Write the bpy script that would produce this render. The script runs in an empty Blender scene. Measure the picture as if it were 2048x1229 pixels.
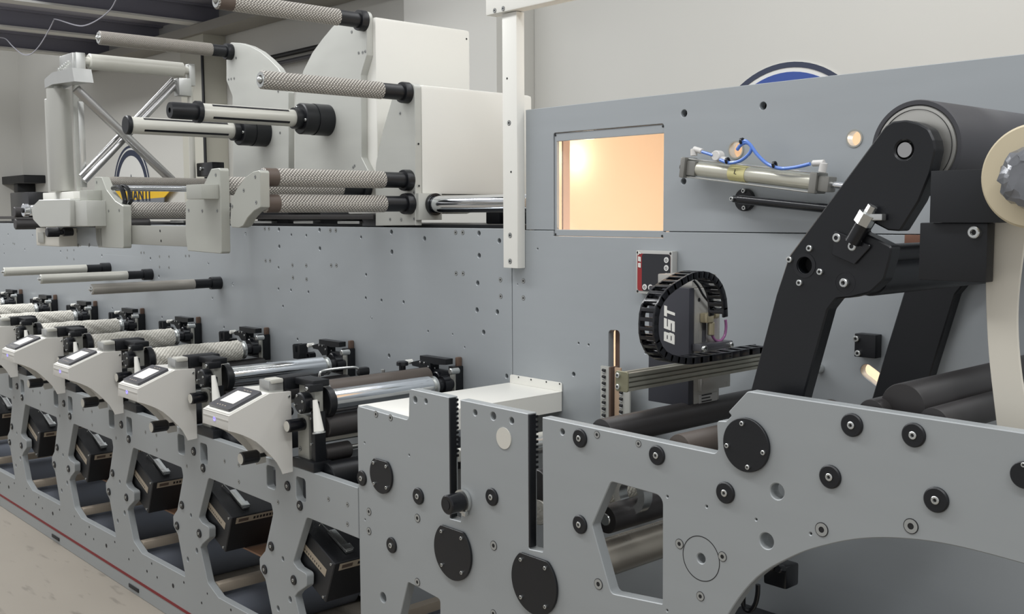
import bpy, bmesh, math, random
from mathutils import Vector, Matrix
random.seed(7)
S = bpy.context.scene
COL = S.collection
PI = math.pi
# ------------------------------------------------------------------ camera
FPX, YAW, PIT, ROL, CH = 2092.28, math.radians(47.8767), math.radians(5.10862), math.radians(-0.29189), 1.6
_cy, _sy, _cp, _sp = math.cos(YAW), math.sin(YAW), math.cos(PIT), math.sin(PIT)
FW = Vector((-_sy*_cp, _cy*_cp, -_sp)); _rt = Vector((_cy, _sy, 0)); _up = _rt.cross(FW)
RT = math.cos(ROL)*_rt + math.sin(ROL)*_up
UP = -math.sin(ROL)*_rt + math.cos(ROL)*_up
EYE = Vector((0, 0, CH))
cd = bpy.data.cameras.new('camera'); cam = bpy.data.objects.new('camera', cd); COL.objects.link(cam)
cd.sensor_width = 36; cd.lens = FPX/2048*36; cd.clip_start = .05; cd.clip_end = 100
m = Matrix((RT, UP, -FW)).transposed().to_4x4(); m.translation = EYE; cam.matrix_world = m
S.camera = cam
S.view_settings.view_transform = 'Standard'; S.view_settings.look = 'None'
S.view_settings.exposure = 0.0; S.view_settings.gamma = 1.0
# ------------------------------------------------------------------ light
w = bpy.data.worlds.new('world'); S.world = w; w.use_nodes = True
w.node_tree.nodes['Background'].inputs[0].default_value = (.82, .825, .84, 1)
w.node_tree.nodes['Background'].inputs[1].default_value = 0.66
def area(loc, rot, sx, sy, e, col=(.98, .99, 1)):
    l = bpy.data.lights.new('hall_light', 'AREA'); l.shape = 'RECTANGLE'; l.size = sx; l.size_y = sy; l.energy = e; l.color = col
    o = bpy.data.objects.new('hall_light', l); o.location = loc; o.rotation_euler = rot; COL.objects.link(o)
area((-1.0, 0.2, 4.6), (0, 0, 0), 5.0, .35, 80)
area((1.5, 1.6, 4.6), (0, math.radians(12), 0), .5, 4.0, 85)
area((-6.5, 0.6, 4.6), (math.radians(20), 0, 0), 6.0, .35, 190)
area((-11.5, 1.2, 4.4), (math.radians(25), 0, 0), 4.0, .35, 120)
area((-1.5, 3.9, 4.4), (0, 0, 0), 4.0, .3, 45)
# ------------------------------------------------------------------ measuring: a pixel of the photograph on a plane of the place
def ray(x, y): return FW + RT*((x-1024)/FPX) + UP*((614.5-y)/FPX)
def on(ax, v, x, y):
    d = ray(x, y); return EYE + d*((v-EYE[ax])/d[ax])
def oy(Y, x, y): return on(1, Y, x, y)
def q(Y, x, y): p = on(1, Y, x, y); return (p.x, p.z)
def qs(Y, pts): return [q(Y, *p) for p in pts]
def rz(Y, x, y, r): return (oy(Y, x, y-r).z - oy(Y, x, y+r).z)/2
YB, YF = 2.342, 1.70           # back side panel face, front side plate face
YE = 1.70                      # face of the roller end plates
PITCH = .686                   # spacing of the printing units
# ------------------------------------------------------------------ materials
def lin(c): return tuple(((v/255/12.92) if v <= 10 else ((v/255+.055)/1.055)**2.4) for v in c)+(1,)
def mat(name, rgb, rough=.5, metal=0, var=0, vscale=8, bump=0, bscale=200, aniso=None, emit=0, coat=0):
    m = bpy.data.materials.new(name); m.use_nodes = True; nt = m.node_tree; b = nt.nodes['Principled BSDF']
    c = lin(rgb); b.inputs['Base Color'].default_value = c; b.inputs['Roughness'].default_value = rough; b.inputs['Metallic'].default_value = metal
    if coat: b.inputs['Coat Weight'].default_value = coat
    tc = nt.nodes.new('ShaderNodeTexCoord')
    src = tc.outputs['Object']
    if aniso:
        mp = nt.nodes.new('ShaderNodeMapping'); mp.inputs['Scale'].default_value = aniso; nt.links.new(src, mp.inputs[0]); src = mp.outputs[0]
    if var:
        n = nt.nodes.new('ShaderNodeTexNoise'); n.inputs['Scale'].default_value = vscale; n.inputs['Detail'].default_value = 5; nt.links.new(src, n.inputs[0])
        mx = nt.nodes.new('ShaderNodeMix'); mx.data_type = 'RGBA'
        mx.inputs[6].default_value = tuple(v*(1-var) for v in c[:3])+(1,); mx.inputs[7].default_value = tuple(min(1, v*(1+var)) for v in c[:3])+(1,)
        nt.links.new(n.outputs[0], mx.inputs[0]); nt.links.new(mx.outputs[2], b.inputs['Base Color'])
        mr = nt.nodes.new('ShaderNodeMapRange'); mr.inputs[3].default_value = max(0.02, rough-.08); mr.inputs[4].default_value = rough+.08
        nt.links.new(n.outputs[0], mr.inputs[0]); nt.links.new(mr.outputs[0], b.inputs['Roughness'])
    if bump:
        n2 = nt.nodes.new('ShaderNodeTexNoise'); n2.inputs['Scale'].default_value = bscale; nt.links.new(src, n2.inputs[0])
        bp = nt.nodes.new('ShaderNodeBump'); bp.inputs['Strength'].default_value = bump; bp.inputs['Distance'].default_value = .002
        nt.links.new(n2.outputs[0], bp.inputs['Height']); nt.links.new(bp.outputs[0], b.inputs['Normal'])
    if emit:
        b.inputs['Emission Color'].default_value = c; b.inputs['Emission Strength'].default_value = emit
    return m
def knurlmat(name, hi, lo, pitch, bump, diag=1.0, noise=0, metal=0, rough=.5):
    m = bpy.data.materials.new(name); m.use_nodes = True; nt = m.node_tree; b = nt.nodes['Principled BSDF']; N = nt.nodes.new; L = nt.links.new
    b.inputs['Roughness'].default_value = rough; b.inputs['Metallic'].default_value = metal
    tc = N('ShaderNodeTexCoord'); sp = N('ShaderNodeSeparateXYZ'); L(tc.outputs['UV'], sp.inputs[0])
    def M(op, a, b_=None, **k):
        n = N('ShaderNodeMath'); n.operation = op
        for i, v in ((0, a), (1, b_)):
            if v is None: continue
            if isinstance(v, (int, float)): n.inputs[i].default_value = v
            else: L(v, n.inputs[i])
        return n.outputs[0]
    u, v = sp.outputs[0], sp.outputs[1]
    k = PI/pitch
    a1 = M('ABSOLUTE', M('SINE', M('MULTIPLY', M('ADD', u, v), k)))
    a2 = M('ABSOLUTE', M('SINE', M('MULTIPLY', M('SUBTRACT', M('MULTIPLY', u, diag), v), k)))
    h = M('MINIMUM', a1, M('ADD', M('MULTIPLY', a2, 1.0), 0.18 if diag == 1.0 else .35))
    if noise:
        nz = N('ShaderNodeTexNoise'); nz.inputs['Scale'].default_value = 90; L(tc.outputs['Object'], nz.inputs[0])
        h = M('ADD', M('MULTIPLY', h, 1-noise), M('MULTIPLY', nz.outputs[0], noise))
    mx = N('ShaderNodeMix'); mx.data_type = 'RGBA'; mx.inputs[6].default_value = lin(lo); mx.inputs[7].default_value = lin(hi); L(h, mx.inputs[0]); L(mx.outputs[2], b.inputs['Base Color'])  # groove shade put into the base colour: lo in grooves, hi on ridges
    bp = N('ShaderNodeBump'); bp.inputs['Strength'].default_value = bump; bp.inputs['Distance'].default_value = .003; L(h, bp.inputs['Height']); L(bp.outputs[0], b.inputs['Normal'])
    return m
GREY = mat('anodised_grey_plate', (164, 169, 172), .38, .2, .035, 3, .05, 300, (1, 1, 8))
GREYF = mat('grey_front_plate', (156, 160, 161), .45, .15, .03, 3, .05, 400, (1, 1, 6))
STEELG = mat('machined_plate', (165, 165, 158), .42, .35, .05, 6, .05, 300, (1, 1, 6))
ALU = mat('brushed_aluminium', (196, 197, 194), .33, .8, .06, 20)
WHITE = mat('white_powder_coat', (232, 231, 224), .38, 0, .01, 5)
CREAM = mat('cream_panel', (205, 202, 192), .4, 0, .01, 5)
CONS = mat('console_shell_paint', (208, 206, 200), .38, 0, .01, 5)
BLACK = mat('black_anodised', (20, 22, 26), .40, .1, .1, 10, .05, 300)
BLACKG = mat('black_gloss_plastic', (20, 21, 25), .25, 0)
RUB = mat('dark_rubber_roller', (50, 48, 48), .42, 0, .1, 10)
BRNR = mat('brown_rubber_roller', (84, 76, 70), .5, 0, .12, 12)
CHROME = mat('chrome', (225, 228, 232), .1, 1)
STUBE = mat('dull_steel_tube', (176, 176, 176), .28, .85)
VROL = mat('pale_anodised_roller', (184, 184, 178), .4, .3, .04, 6)
STEEL = mat('bright_steel', (205, 207, 205), .25, .9)
SHAFT = mat('cream_shaft', (200, 199, 190), .38, .2, .03, 10)
SOCK = mat('dark_socket', (22, 22, 24), .6)
DARK = mat('dark_interior', (24, 25, 28), .8)
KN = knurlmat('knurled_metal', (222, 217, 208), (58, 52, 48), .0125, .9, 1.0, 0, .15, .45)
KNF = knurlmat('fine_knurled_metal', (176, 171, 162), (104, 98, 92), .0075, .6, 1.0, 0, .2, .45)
WRAP = knurlmat('white_wrap', (242, 239, 228), (176, 172, 162), .016, 1.0, .4, .45, 0, .7)
SANDB = mat('brown_collar', (92, 80, 72), .5, .1, .1, 20)
CORE = mat('fine_alu_roller', (172, 168, 160), .42, .4, .04, 20)
# ------------------------------------------------------------------ mesh builder
class MB:
    def __init__(s): s.v = []; s.f = []; s.m = []; s.uv = []
    def add(s, vs, fs, mi=0, uvs=None):
        o = len(s.v); s.v += [tuple(x) for x in vs]
        for k, f in enumerate(fs):
            s.f.append(tuple(i+o for i in f)); s.m.append(mi); s.uv.append(uvs[k] if uvs else [(0, 0)]*len(f))
        return s
    def box(s, a, b, bev=0, mi=0, rot=None):
        a, b = Vector(a), Vector(b); lo = Vector(map(min, a, b)); hi = Vector(map(max, a, b)); c = (lo+hi)/2; d = hi-lo
        bm = bmesh.new(); bmesh.ops.create_cube(bm, size=1)
        for v in bm.verts: v.co = Vector((v.co.x*d.x, v.co.y*d.y, v.co.z*d.z))
        bev = min(bev, min(d)*.45)
        if bev > 0: bmesh.ops.bevel(bm, geom=bm.edges[:], offset=bev, segments=2, affect='EDGES', profile=.6)
        M = Matrix.Translation(c) @ (rot if rot else Matrix())
        bm.verts.ensure_lookup_table()
        s.add([M @ v.co for v in bm.verts], [[v.index for v in f.verts] for f in bm.faces], mi); bm.free(); return s
    def lathe(s, p0, ax, prof, seg=32, mi=0, closed=False):
        """prof: list of (distance along axis, radius)"""
        p0 = Vector(p0); ax = Vector(ax).normalized(); t = Vector((0, 0, 1)) if abs(ax.z) < .9 else Vector((1, 0, 0))
        e1 = ax.cross(t).normalized(); e2 = ax.cross(e1)
        vs = []; fs = []; uv = []; R = max(r for _, r in prof); L = 0; Ls = []
        for i, (d, r) in enumerate(prof):
            if i: L += math.hypot(d-prof[i-1][0], r-prof[i-1][1])
            Ls.append(L)
            for k in range(seg):
                a = 2*PI*k/seg; vs.append(p0+ax*d+(e1*math.cos(a)+e2*math.sin(a))*r)
        for i in range(len(prof)-1):
            for k in range(seg):
                k2 = (k+1) % seg; fs.append((i*seg+k, i*seg+k2, (i+1)*seg+k2, (i+1)*seg+k))
                u0, u1 = 2*PI*R*k/seg, 2*PI*R*(k+1)/seg; uv.append([(u0, Ls[i]), (u1, Ls[i]), (u1, Ls[i+1]), (u0, Ls[i+1])])
        if not closed:
            if prof[0][1] > 1e-6: fs.append(tuple(range(seg))[::-1]); uv.append([(0, 0)]*seg)
            if prof[-1][1] > 1e-6: fs.append(tuple((len(prof)-1)*seg+k for k in range(seg))); uv.append([(0, 0)]*seg)
        return s.add(vs, fs, mi, uv)
    def cyl(s, p0, p1, r, seg=24, bev=0, mi=0, r1=None):
        p0, p1 = Vector(p0), Vector(p1); L = (p1-p0).length; r1 = r if r1 is None else r1
        pr = [(0, r-bev), (bev, r), (L-bev, r1), (L, r1-bev)] if bev else [(0, r), (L, r1)]
        return s.lathe(p0, p1-p0, pr, seg, mi)
    def ring(s, p0, ax, t, ro, ri, seg=32, mi=0):
        return s.lathe(p0, ax, [(0, ri), (0, ro), (t, ro), (t, ri), (0, ri)], seg, mi, closed=True)
    def tube(s, pts, r, seg=8, mi=0, closed=False):
        pts = [Vector(p) for p in pts]; n = len(pts); vs = []; fs = []; up = None
        for i, p in enumerate(pts):
            t = (pts[(i+1) % n]-pts[i-1]) if closed else (pts[min(i+1, n-1)]-pts[max(i-1, 0)])
            t.normalize()
            if up is None: up = t.cross(Vector((.3, .2, 1))).normalized()
            up = (up - t*up.dot(t)).normalized(); b = t.cross(up)
            for k in range(seg):
                a = 2*PI*k/seg; vs.append(p+(up*math.cos(a)+b*math.sin(a))*r)
        for i in range(n if closed else n-1):
            j = (i+1) % n
            for k in range(seg): fs.append((i*seg+k, i*seg+(k+1) % seg, j*seg+(k+1) % seg, j*seg+k))
        if not closed: fs.append(tuple(range(seg))[::-1]); fs.append(tuple((n-1)*seg+k for k in range(seg)))
        return s.add(vs, fs, mi)
    def prism(s, outline, d0, d1, ax='y', mi=0):
        """outline polygon in the plane across axis ax, between d0 and d1 (convex or simple)"""
        f = {'y': lambda a, b, d: (a, d, b), 'x': lambda a, b, d: (d, a, b), 'z': lambda a, b, d: (a, b, d)}[ax]
        n = len(outline); vs = [f(a, b, d0) for a, b in outline]+[f(a, b, d1) for a, b in outline]
        from mathutils.geometry import tessellate_polygon
        tr = tessellate_polygon([[Vector((a, b, 0)) for a, b in outline]])
        fs = [tuple(t) for t in tr]+[tuple(i+n for i in t)[::-1] for t in tr]+[(i, (i+1) % n, n+(i+1) % n, n+i) for i in range(n)]
        return s.add(vs, fs, mi)
    def build(s, name, mats, parent=None, flat=False, top=False, angle=35):
        me = bpy.data.meshes.new(name)
        me.from_pydata(s.v, [], s.f); mats = mats if isinstance(mats, (list, tuple)) else [mats]
        for mm in mats: me.materials.append(mm)
        me.polygons.foreach_set('material_index', s.m)
        ul = me.uv_layers.new(name='UVMap'); fl = [c for f in s.uv for p in f for c in p]; ul.data.foreach_set('uv', fl)
        bm = bmesh.new(); bm.from_mesh(me); bmesh.ops.recalc_face_normals(bm, faces=bm.faces[:]); bm.to_mesh(me); bm.free()
        return finish(name, me, parent, flat, angle)
WM = {}
def finish(name, me, parent=None, flat=False, angle=35):
    if not flat:
        me.shade_smooth(); me.set_sharp_from_angle(angle=math.radians(angle))
    o = bpy.data.objects.new(name, me); COL.objects.link(o)
    if parent is not None:
        o.parent = parent; o.matrix_parent_inverse = WM[parent.name].inverted(); WM[o.name] = Matrix()
    else:
        lo = [min(v.co[i] for v in me.vertices) for i in range(3)]; hi = [max(v.co[i] for v in me.vertices) for i in range(3)]
        c = Vector(((lo[0]+hi[0])/2, (lo[1]+hi[1])/2, lo[2])); me.transform(Matrix.Translation(-c)); o.location = c; WM[o.name] = Matrix.Translation(c)
    return o
def plate(name, outline, holes, y0, t, mt, parent=None, bev=.0012):
    cu = bpy.data.curves.new(name, 'CURVE'); cu.dimensions = '2D'; cu.fill_mode = 'BOTH'; cu.extrude = t/2-bev; cu.bevel_depth = bev; cu.bevel_resolution = 0; cu.offset = -bev
    for pts in [outline]+list(holes):
        sp = cu.splines.new('POLY'); sp.points.add(len(pts)-1); sp.use_cyclic_u = True
        for p, (a, b) in zip(sp.points, pts): p.co = (a, b, 0, 1)
    ob = bpy.data.objects.new(name, cu); me = bpy.data.meshes.new_from_object(ob); bpy.data.objects.remove(ob)
    me.transform(Matrix(((1, 0, 0, 0), (0, 0, -1, y0+t/2), (0, 1, 0, 0), (0, 0, 0, 1))))
    me.materials.clear(); me.materials.append(mt); me.name = name
    for p in me.polygons: p.material_index = 0
    return finish(name, me, parent, False, 30)
def plateX(name, outline, holes, x0, t, mt, parent=None, bev=.0012):
    """plate across X, outline in (Y,Z)"""
    o = plate(name, outline, holes, 0, t, mt, None, bev)
    me = o.data; me.transform(Matrix.Translation(o.location)); me.transform(Matrix(((0, 1, 0, x0), (1, 0, 0, 0), (0, 0, 1, 0), (0, 0, 0, 1)))); me.flip_normals(); bpy.data.objects.remove(o)
    return finish(name, me, parent, False, 30)
def circ(c, r, n=20): return [(c[0]+r*math.cos(2*PI*k/n), c[1]+r*math.sin(2*PI*k/n)) for k in range(n)]
def rnd(pts, r, n=5):
    """round the corners of a polygon; r a number or one per corner"""
    out = []; N = len(pts)
    for i, p in enumerate(pts):
        rr = r if isinstance(r, (int, float)) else r[i]
        P = Vector(p); a = Vector(pts[i-1])-P; b = Vector(pts[(i+1) % N])-P
        la, lb = a.length, b.length
        if rr <= 0 or la < 1e-6 or lb < 1e-6: out.append(tuple(p)); continue
        a.normalize(); b.normalize(); ang = a.angle(b)
        if ang > 3.0: out.append(tuple(p)); continue
        t = min(rr/math.tan(ang/2), la*.48, lb*.48); r2 = t*math.tan(ang/2)
        c = P+(a+b).normalized()*(r2/math.sin(ang/2)); s0 = P+a*t-c; s1 = P+b*t-c
        a0 = math.atan2(s0.y, s0.x); a1 = math.atan2(s1.y, s1.x); d = (a1-a0+PI) % (2*PI)-PI
        for k in range(n+1): out.append((c.x+r2*math.cos(a0+d*k/n), c.y+r2*math.sin(a0+d*k/n)))
    return out
def smooth(pts, n=4, closed=False):
    """Catmull-Rom through points"""
    P = [Vector(p) for p in pts]; out = []; N = len(P)
    rng = range(N if closed else N-1)
    for i in rng:
        p0 = P[i-1] if (i or closed) else P[0]; p1 = P[i]; p2 = P[(i+1) % N]; p3 = P[(i+2) % N] if (closed or i+2 < N) else P[-1]
        for k in range(n):
            t = k/n; out.append(.5*((2*p1)+(p2-p0)*t+(2*p0-5*p1+4*p2-p3)*t*t+(3*p1-p0-3*p2+p3)*t**3))
    if not closed: out.append(P[-1])
    return [tuple(v) for v in out]
def tag(o, label, cat, group=None, kind=None):
    o['label'] = label; o['category'] = cat
    if group: o['group'] = group
    if kind: o['kind'] = kind
    return o
def thing(name, label, cat, loc, group=None):
    o = bpy.data.objects.new(name, None); COL.objects.link(o); o.location = loc; o.empty_display_size = .05
    WM[o.name] = Matrix.Translation(Vector(loc)); return tag(o, label, cat, group)
def struct(o): o['kind'] = 'structure'; return o
def copy_tree(o, off, label=None, parent=None):
    c = o.copy(); COL.objects.link(c)
    if parent is None:
        c.location = o.location+Vector(off)
        if label: c['label'] = label
    else:
        inv = o.matrix_parent_inverse.copy(); c.parent = parent; c.matrix_parent_inverse = inv
    for ch in list(o.children): copy_tree(ch, off, None, c)
    return c
SCRG = mat('grey_screw', (168, 170, 168), .35, .5)
# ---- screws (shared meshes, unit radius, facing -Y)
def _sm(name, build):
    b = MB(); build(b); o = b.build(name, [STEEL, SOCK, BLACK, SCRG]); me = o.data; me.transform(Matrix.Translation(o.location)); bpy.data.objects.remove(o); return me
def _cap(b):
    b.lathe((0, 0, 0), (0, -1, 0), [(0, 1), (.75, 1), (.9, .85), (.9, .5), (.45, .5)], 16); b.lathe((0, -.46, 0), (0, -1, 0), [(0, .5), (.02, .48)], 6, 1)
def _flush(b):
    b.lathe((0, 0, 0), (0, -1, 0), [(0, 1), (.06, 1), (.06, .78)], 20, 1); b.lathe((0, 0, 0), (0, -1, 0), [(0, .9), (.10, .9), (.10, .42)], 20, 3, True); b.lathe((0, 0, 0), (0, -1, 0), [(0, .43), (.05, .42)], 6, 1)
def _hole(b):
    b.lathe((0, 0, 0), (0, -1, 0), [(0, 1), (.05, 1), (.06, .9)], 16, 1)
def _rcap(b):
    b.lathe((0, 0, 0), (0, -1, 0), [(0, 1), (.16, 1), (.26, .9), (.26, .36), (.2, .34)], 36, 2); b.lathe((0, -.18, 0), (0, -1, 0), [(0, .33), (.16, .33), (.2, .28), (.2, .16), (.1, .16)], 20, 0); b.lathe((0, -.28, 0), (0, -1, 0), [(0, .16), (.01, .15)], 6, 1)
MESH = {'cap': _sm('cap_screw', _cap), 'flush': _sm('flush_screw', _flush), 'hole': _sm('threaded_hole', _hole), 'rcap': _sm('roller_cap', _rcap)}
NAMES = {'cap': 'cap_screw', 'flush': 'flush_screw', 'hole': 'threaded_hole', 'rcap': 'roller_end_cap'}
def scr(parent, kind, p, r, face='-y', name=None):
    o = bpy.data.objects.new(name or NAMES[kind], MESH[kind]); COL.objects.link(o)
    R = {'-y': Matrix(), '+x': Matrix.Rotation(PI/2, 4, 'Z'), '+z': Matrix.Rotation(-PI/2, 4, 'X')}[face]
    o.parent = parent; o.matrix_parent_inverse = WM[parent.name].inverted()
    o.matrix_basis = Matrix.Translation(Vector(p)) @ R @ Matrix.Scale(r, 4); WM[o.name] = Matrix()
    return o
def spx(parent, kind, Y, x, y, r, **k):
    p = oy(Y, x, y); return scr(parent, kind, (p.x, Y, p.z), r, **k)
def text(parent, s, size, M, mt, name='lettering', ext=.0004, bold=0, sh=0):
    cu = bpy.data.curves.new(name, 'FONT'); cu.body = s; cu.size = size; cu.extrude = ext; cu.align_x = 'CENTER'; cu.align_y = 'CENTER'; cu.offset = bold; cu.shear = sh
    ob = bpy.data.objects.new(name, cu); me = bpy.data.meshes.new_from_object(ob); bpy.data.objects.remove(ob); me.transform(M); me.materials.clear(); me.materials.append(mt)
    return finish(name, me, parent, True)
def block_letters(parent, word, O_, du, dv, dn, h, w_, gap, st, mt, slant=0.0):
    """bold square lettering: O_ start, du along the word, dv up the letters, dn out of the surface"""
    G = {'B': [(0, 0, st, 1), (0, 1-st, .86, 1), (0, .5-st/2, .92, .5+st/2), (0, 0, .92, st), (.92-st, .5, .9, .93), (1-st, .06, 1, .47)],
         'S': [(0, 0, 1, st), (1-st, 0, 1, .5), (0, .5-st/2, 1, .5+st/2), (0, .5, st, 1), (0, 1-st, 1, 1)],
         'T': [(0, 1-st, 1, 1), (.5-st/2, 0, .5+st/2, 1)]}
    b = MB()
    for i, ch in enumerate(word):
        for k, (x0, y0, x1, y1) in enumerate(G[ch]):
            e = .00006*k; vs = []
            for n in (0, .0006+e):
                for x, y in ((x0, y0), (x1, y0), (x1, y1), (x0, y1)):
                    vs.append(O_+du*(i*(w_+gap)+x*w_+slant*y*h)+dv*(y*h)+dn*n)
            b.add(vs, [(0, 1, 2, 3), (4, 5, 6, 7), (0, 1, 5, 4), (1, 2, 6, 5), (2, 3, 7, 6), (3, 0, 4, 7)])
    return b.build('lettering', mt, parent, True)
FACEY = Matrix(((1, 0, 0, 0), (0, 0, -1, 0), (0, 1, 0, 0), (0, 0, 0, 1)))      # text in the XZ plane, read from -Y
FACEX = Matrix(((0, 0, 1, 0), (1, 0, 0, 0), (0, 1, 0, 0), (0, 0, 0, 1)))       # text in the YZ plane, read from +X
# ================================================================== SETTING
fl = MB(); fl.box((-17, -3, -.05), (4, 5.3, 0)); flo = struct(fl.build('floor', mat('concrete_floor', (140, 133, 122), .6, 0, .08, 2.2, .15, 60))); 
def floor_stains():
    m = flo.data.materials[0]; nt = m.node_tree; b = nt.nodes['Principled BSDF']; N = nt.nodes.new
    tc = N('ShaderNodeTexCoord'); mp = N('ShaderNodeMapping'); mp.inputs['Scale'].default_value = (1.6, 7, 1); nt.links.new(tc.outputs['Object'], mp.inputs[0])
    n = N('ShaderNodeTexNoise'); n.inputs['Scale'].default_value = 3.2; n.inputs['Detail'].default_value = 8; nt.links.new(mp.outputs[0], n.inputs[0])
    r = N('ShaderNodeValToRGB'); r.color_ramp.elements[0].position = .60; r.color_ramp.elements[1].position = .70; r.color_ramp.elements[0].color = (0, 0, 0, 1); r.color_ramp.elements[1].color = (.6, .6, .6, 1)
    nt.links.new(n.outputs[0], r.inputs[0]); mx = N('ShaderNodeMix'); mx.data_type = 'RGBA'; src = b.inputs['Base Color'].links[0].from_socket
    nt.links.new(r.outputs[0], mx.inputs[0]); nt.links.new(src, mx.inputs[6]); mx.inputs[7].default_value = lin((104, 98, 90)); nt.links.new(mx.outputs[2], b.inputs['Base Color'])
floor_stains()
WALL = mat('painted_plaster', (200, 199, 193), .8, 0, .03, 1.5, .1, 80)
YW = 5.2
xc = oy(YW, 39, 200).x
struct(MB().box((xc, YW, 0), (4, YW+.1, 5.2)).build('wall_back', WALL))
struct(MB().box((xc-.1, -1, 0), (xc, YW+.1, 5.2)).build('wall_left', WALL))
x0 = oy(4.84, 808, 100).x; x1 = oy(4.84, 993, 100).x
struct(MB().box((x0, 4.84, 0), (x1, YW, 5.2), .01).build('trim_1', WALL))
xa, xb = oy(4.9, 355, 250).x, oy(4.9, 402, 250).x
struct(MB().box((xa, 4.95, 0), (xb, YW, 3.5), .01).build('trim_2', mat('grey_pilaster', (186, 184, 172), .7)))
zc = oy(YW, 430, 51).z
struct(MB().box((-13.9, 2.9, zc+.161), (x0, YW, zc+.28)).build('ceiling', mat('dark_deck', (168, 168, 180), .6, 0, .08, 2)))
JO = mat('joist_paint', (214, 214, 210), .6, 0, .05, 4); JD = mat('dark_steel', (140, 140, 152), .6)
for k in range(5):
    X = -7.3-1.47*k
    b = MB(); b.box((X-.09, 2.95, zc-.04), (X+.09, YW-.02, zc-.02)); b.box((X-.012, 2.95, zc-.02), (X+.012, YW-.02, zc+.15), mi=1); b.box((X-.09, 2.95, zc+.14), (X+.09, YW-.02, zc+.16), mi=1)
    o = b.build('steel_joist', [JO, JD]); tag(o, 'grey steel joist under the dark deck, %s from the right' % ['first', 'second', 'third', 'fourth', 'fifth'][k], 'beam', 'steel joists under the deck')
o = MB().box((-13.9, YW-.3, zc-.14), (x0, YW-.02, zc-.045)).build('wall_beam', mat('beam_paint', (150, 147, 140), .7)); tag(o, 'pale beam running along the top of the back wall under the deck', 'beam')
# hanging cables under the deck
CW = mat('white_cable', (150, 150, 158), .5)
for k, pts in enumerate([[(0, 75), (12, 78), (25, 92), (45, 108), (62, 108), (80, 90), (98, 60), (108, 40)], [(108, 38), (118, 40), (150, 50), (170, 51), (195, 40), (220, 20), (232, 0)]]):
    pp = smooth([oy(3.6, *p) for p in pts], 5)
    o = MB().tube(pp, .006, 6).build('hanging_cable', CW); tag(o, ['thin cable drooping under the deck at the far left', 'thin cable drooping under the deck right of the other drooping cable'][k], 'cable')
# wall conduit
p = oy(4.92, 404, 100); o = MB().cyl((p.x, 4.92, 1.2), (p.x, 4.92, 3.30), .016, 10).build('wall_conduit', BLACK); tag(o, 'thin black conduit running down the back wall beside the grey pilaster', 'conduit')
# round emblems painted on boards on the wall
NAVY = mat('navy_paint', (44, 52, 74), .6); BLUE = mat('blue_paint', (48, 76, 150), .6); WP = mat('white_paint', (222, 222, 218), .6)
YEL = mat('yellow_paint', (232, 188, 48), .6)
def annulus(b, c, ro, ri, y, a0=0, a1=2*PI, n=72, mi=0, sx=1):
    vs = []; fs = []
    for k in range(n+1):
        a = a0+(a1-a0)*k/n
        for r in (ro, ri): vs.append((c[0]+r*sx*math.cos(a), y, c[1]+r*math.sin(a))); vs.append((c[0]+r*sx*math.cos(a), y+.003, c[1]+r*math.sin(a)))
    for k in range(n):
        i = 4*k; j = i+4; fs += [(i, i+2, j+2, j), (i+1, j+1, j+3, i+3), (i, j, j+1, i+1), (i+2, i+3, j+3, j+2)]
    b.add(vs, fs, mi)
def emblem(cpx, toppx, label):
    X = oy(YW, *cpx).x; zt = oy(YW, cpx[0], toppx).z; R = .55; c = (X, zt-R)
    t = thing('wall_emblem', label, 'sign', (X, YW-.02, c[1]-R), 'round emblems on the back wall')
    b = MB(); b.cyl((c[0], YW-.002, c[1]), (c[0], YW-.008, c[1]), R, 72); b.build('disc', WP, t)
    b = MB(); annulus(b, c, R, R-.03, YW-.012); b.build('outer_ring', NAVY, t)
    b = MB(); annulus(b, c, R-.055, R-.125, YW-.012); b.build('inner_ring', BLUE if cpx[0] > 1000 else NAVY, t)
    return t, c, R
emblem((1575, 200), 125, 'round emblem with a blue ring rising behind the upper grey panel at right')
# left emblem: stacked arches and a small star
t, c, R = emblem((262, 300), 291, 'arched emblem on the back wall seen behind the crossed chrome tubes'); 
s = MB(); s.prism([(c[0]-.05, c[1]+.0), (c[0], c[1]+.2), (c[0]+.05, c[1])], YW-.014, YW-.01); s.build('needle', NAVY, t)
# yellow banner
a = oy(5.15, 195, 381); b_ = oy(5.15, 350, 398)
t = thing('yellow_banner', 'yellow and grey banner with dark letters hanging on the back wall below the arched emblem', 'sign', (a.x, 5.15, b_.z-.1))
x2 = oy(5.15, 335, 390).x; x3 = oy(5.15, 310, 405).x
MB().prism([(a.x, a.z), (x2+.22, a.z), (x2-.05, b_.z+.02), (a.x, b_.z-.02)], 5.13, 5.14).build('yellow_field', YEL, t)
MB().prism([(a.x, b_.z-.02), (x2-.05, b_.z+.02), (x3+.25, b_.z-.12), (a.x, b_.z-.12)], 5.13, 5.14).build('grey_field', mat('grey_field', (120, 124, 130), .6), t)
pc = oy(5.12, 276, 391)
text(t, 'NANTI', .22, Matrix.Translation((pc.x, 5.125, pc.z)) @ FACEY @ Matrix.Diagonal((1.0, 1, 1, 1)), NAVY, bold=.004)
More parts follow.
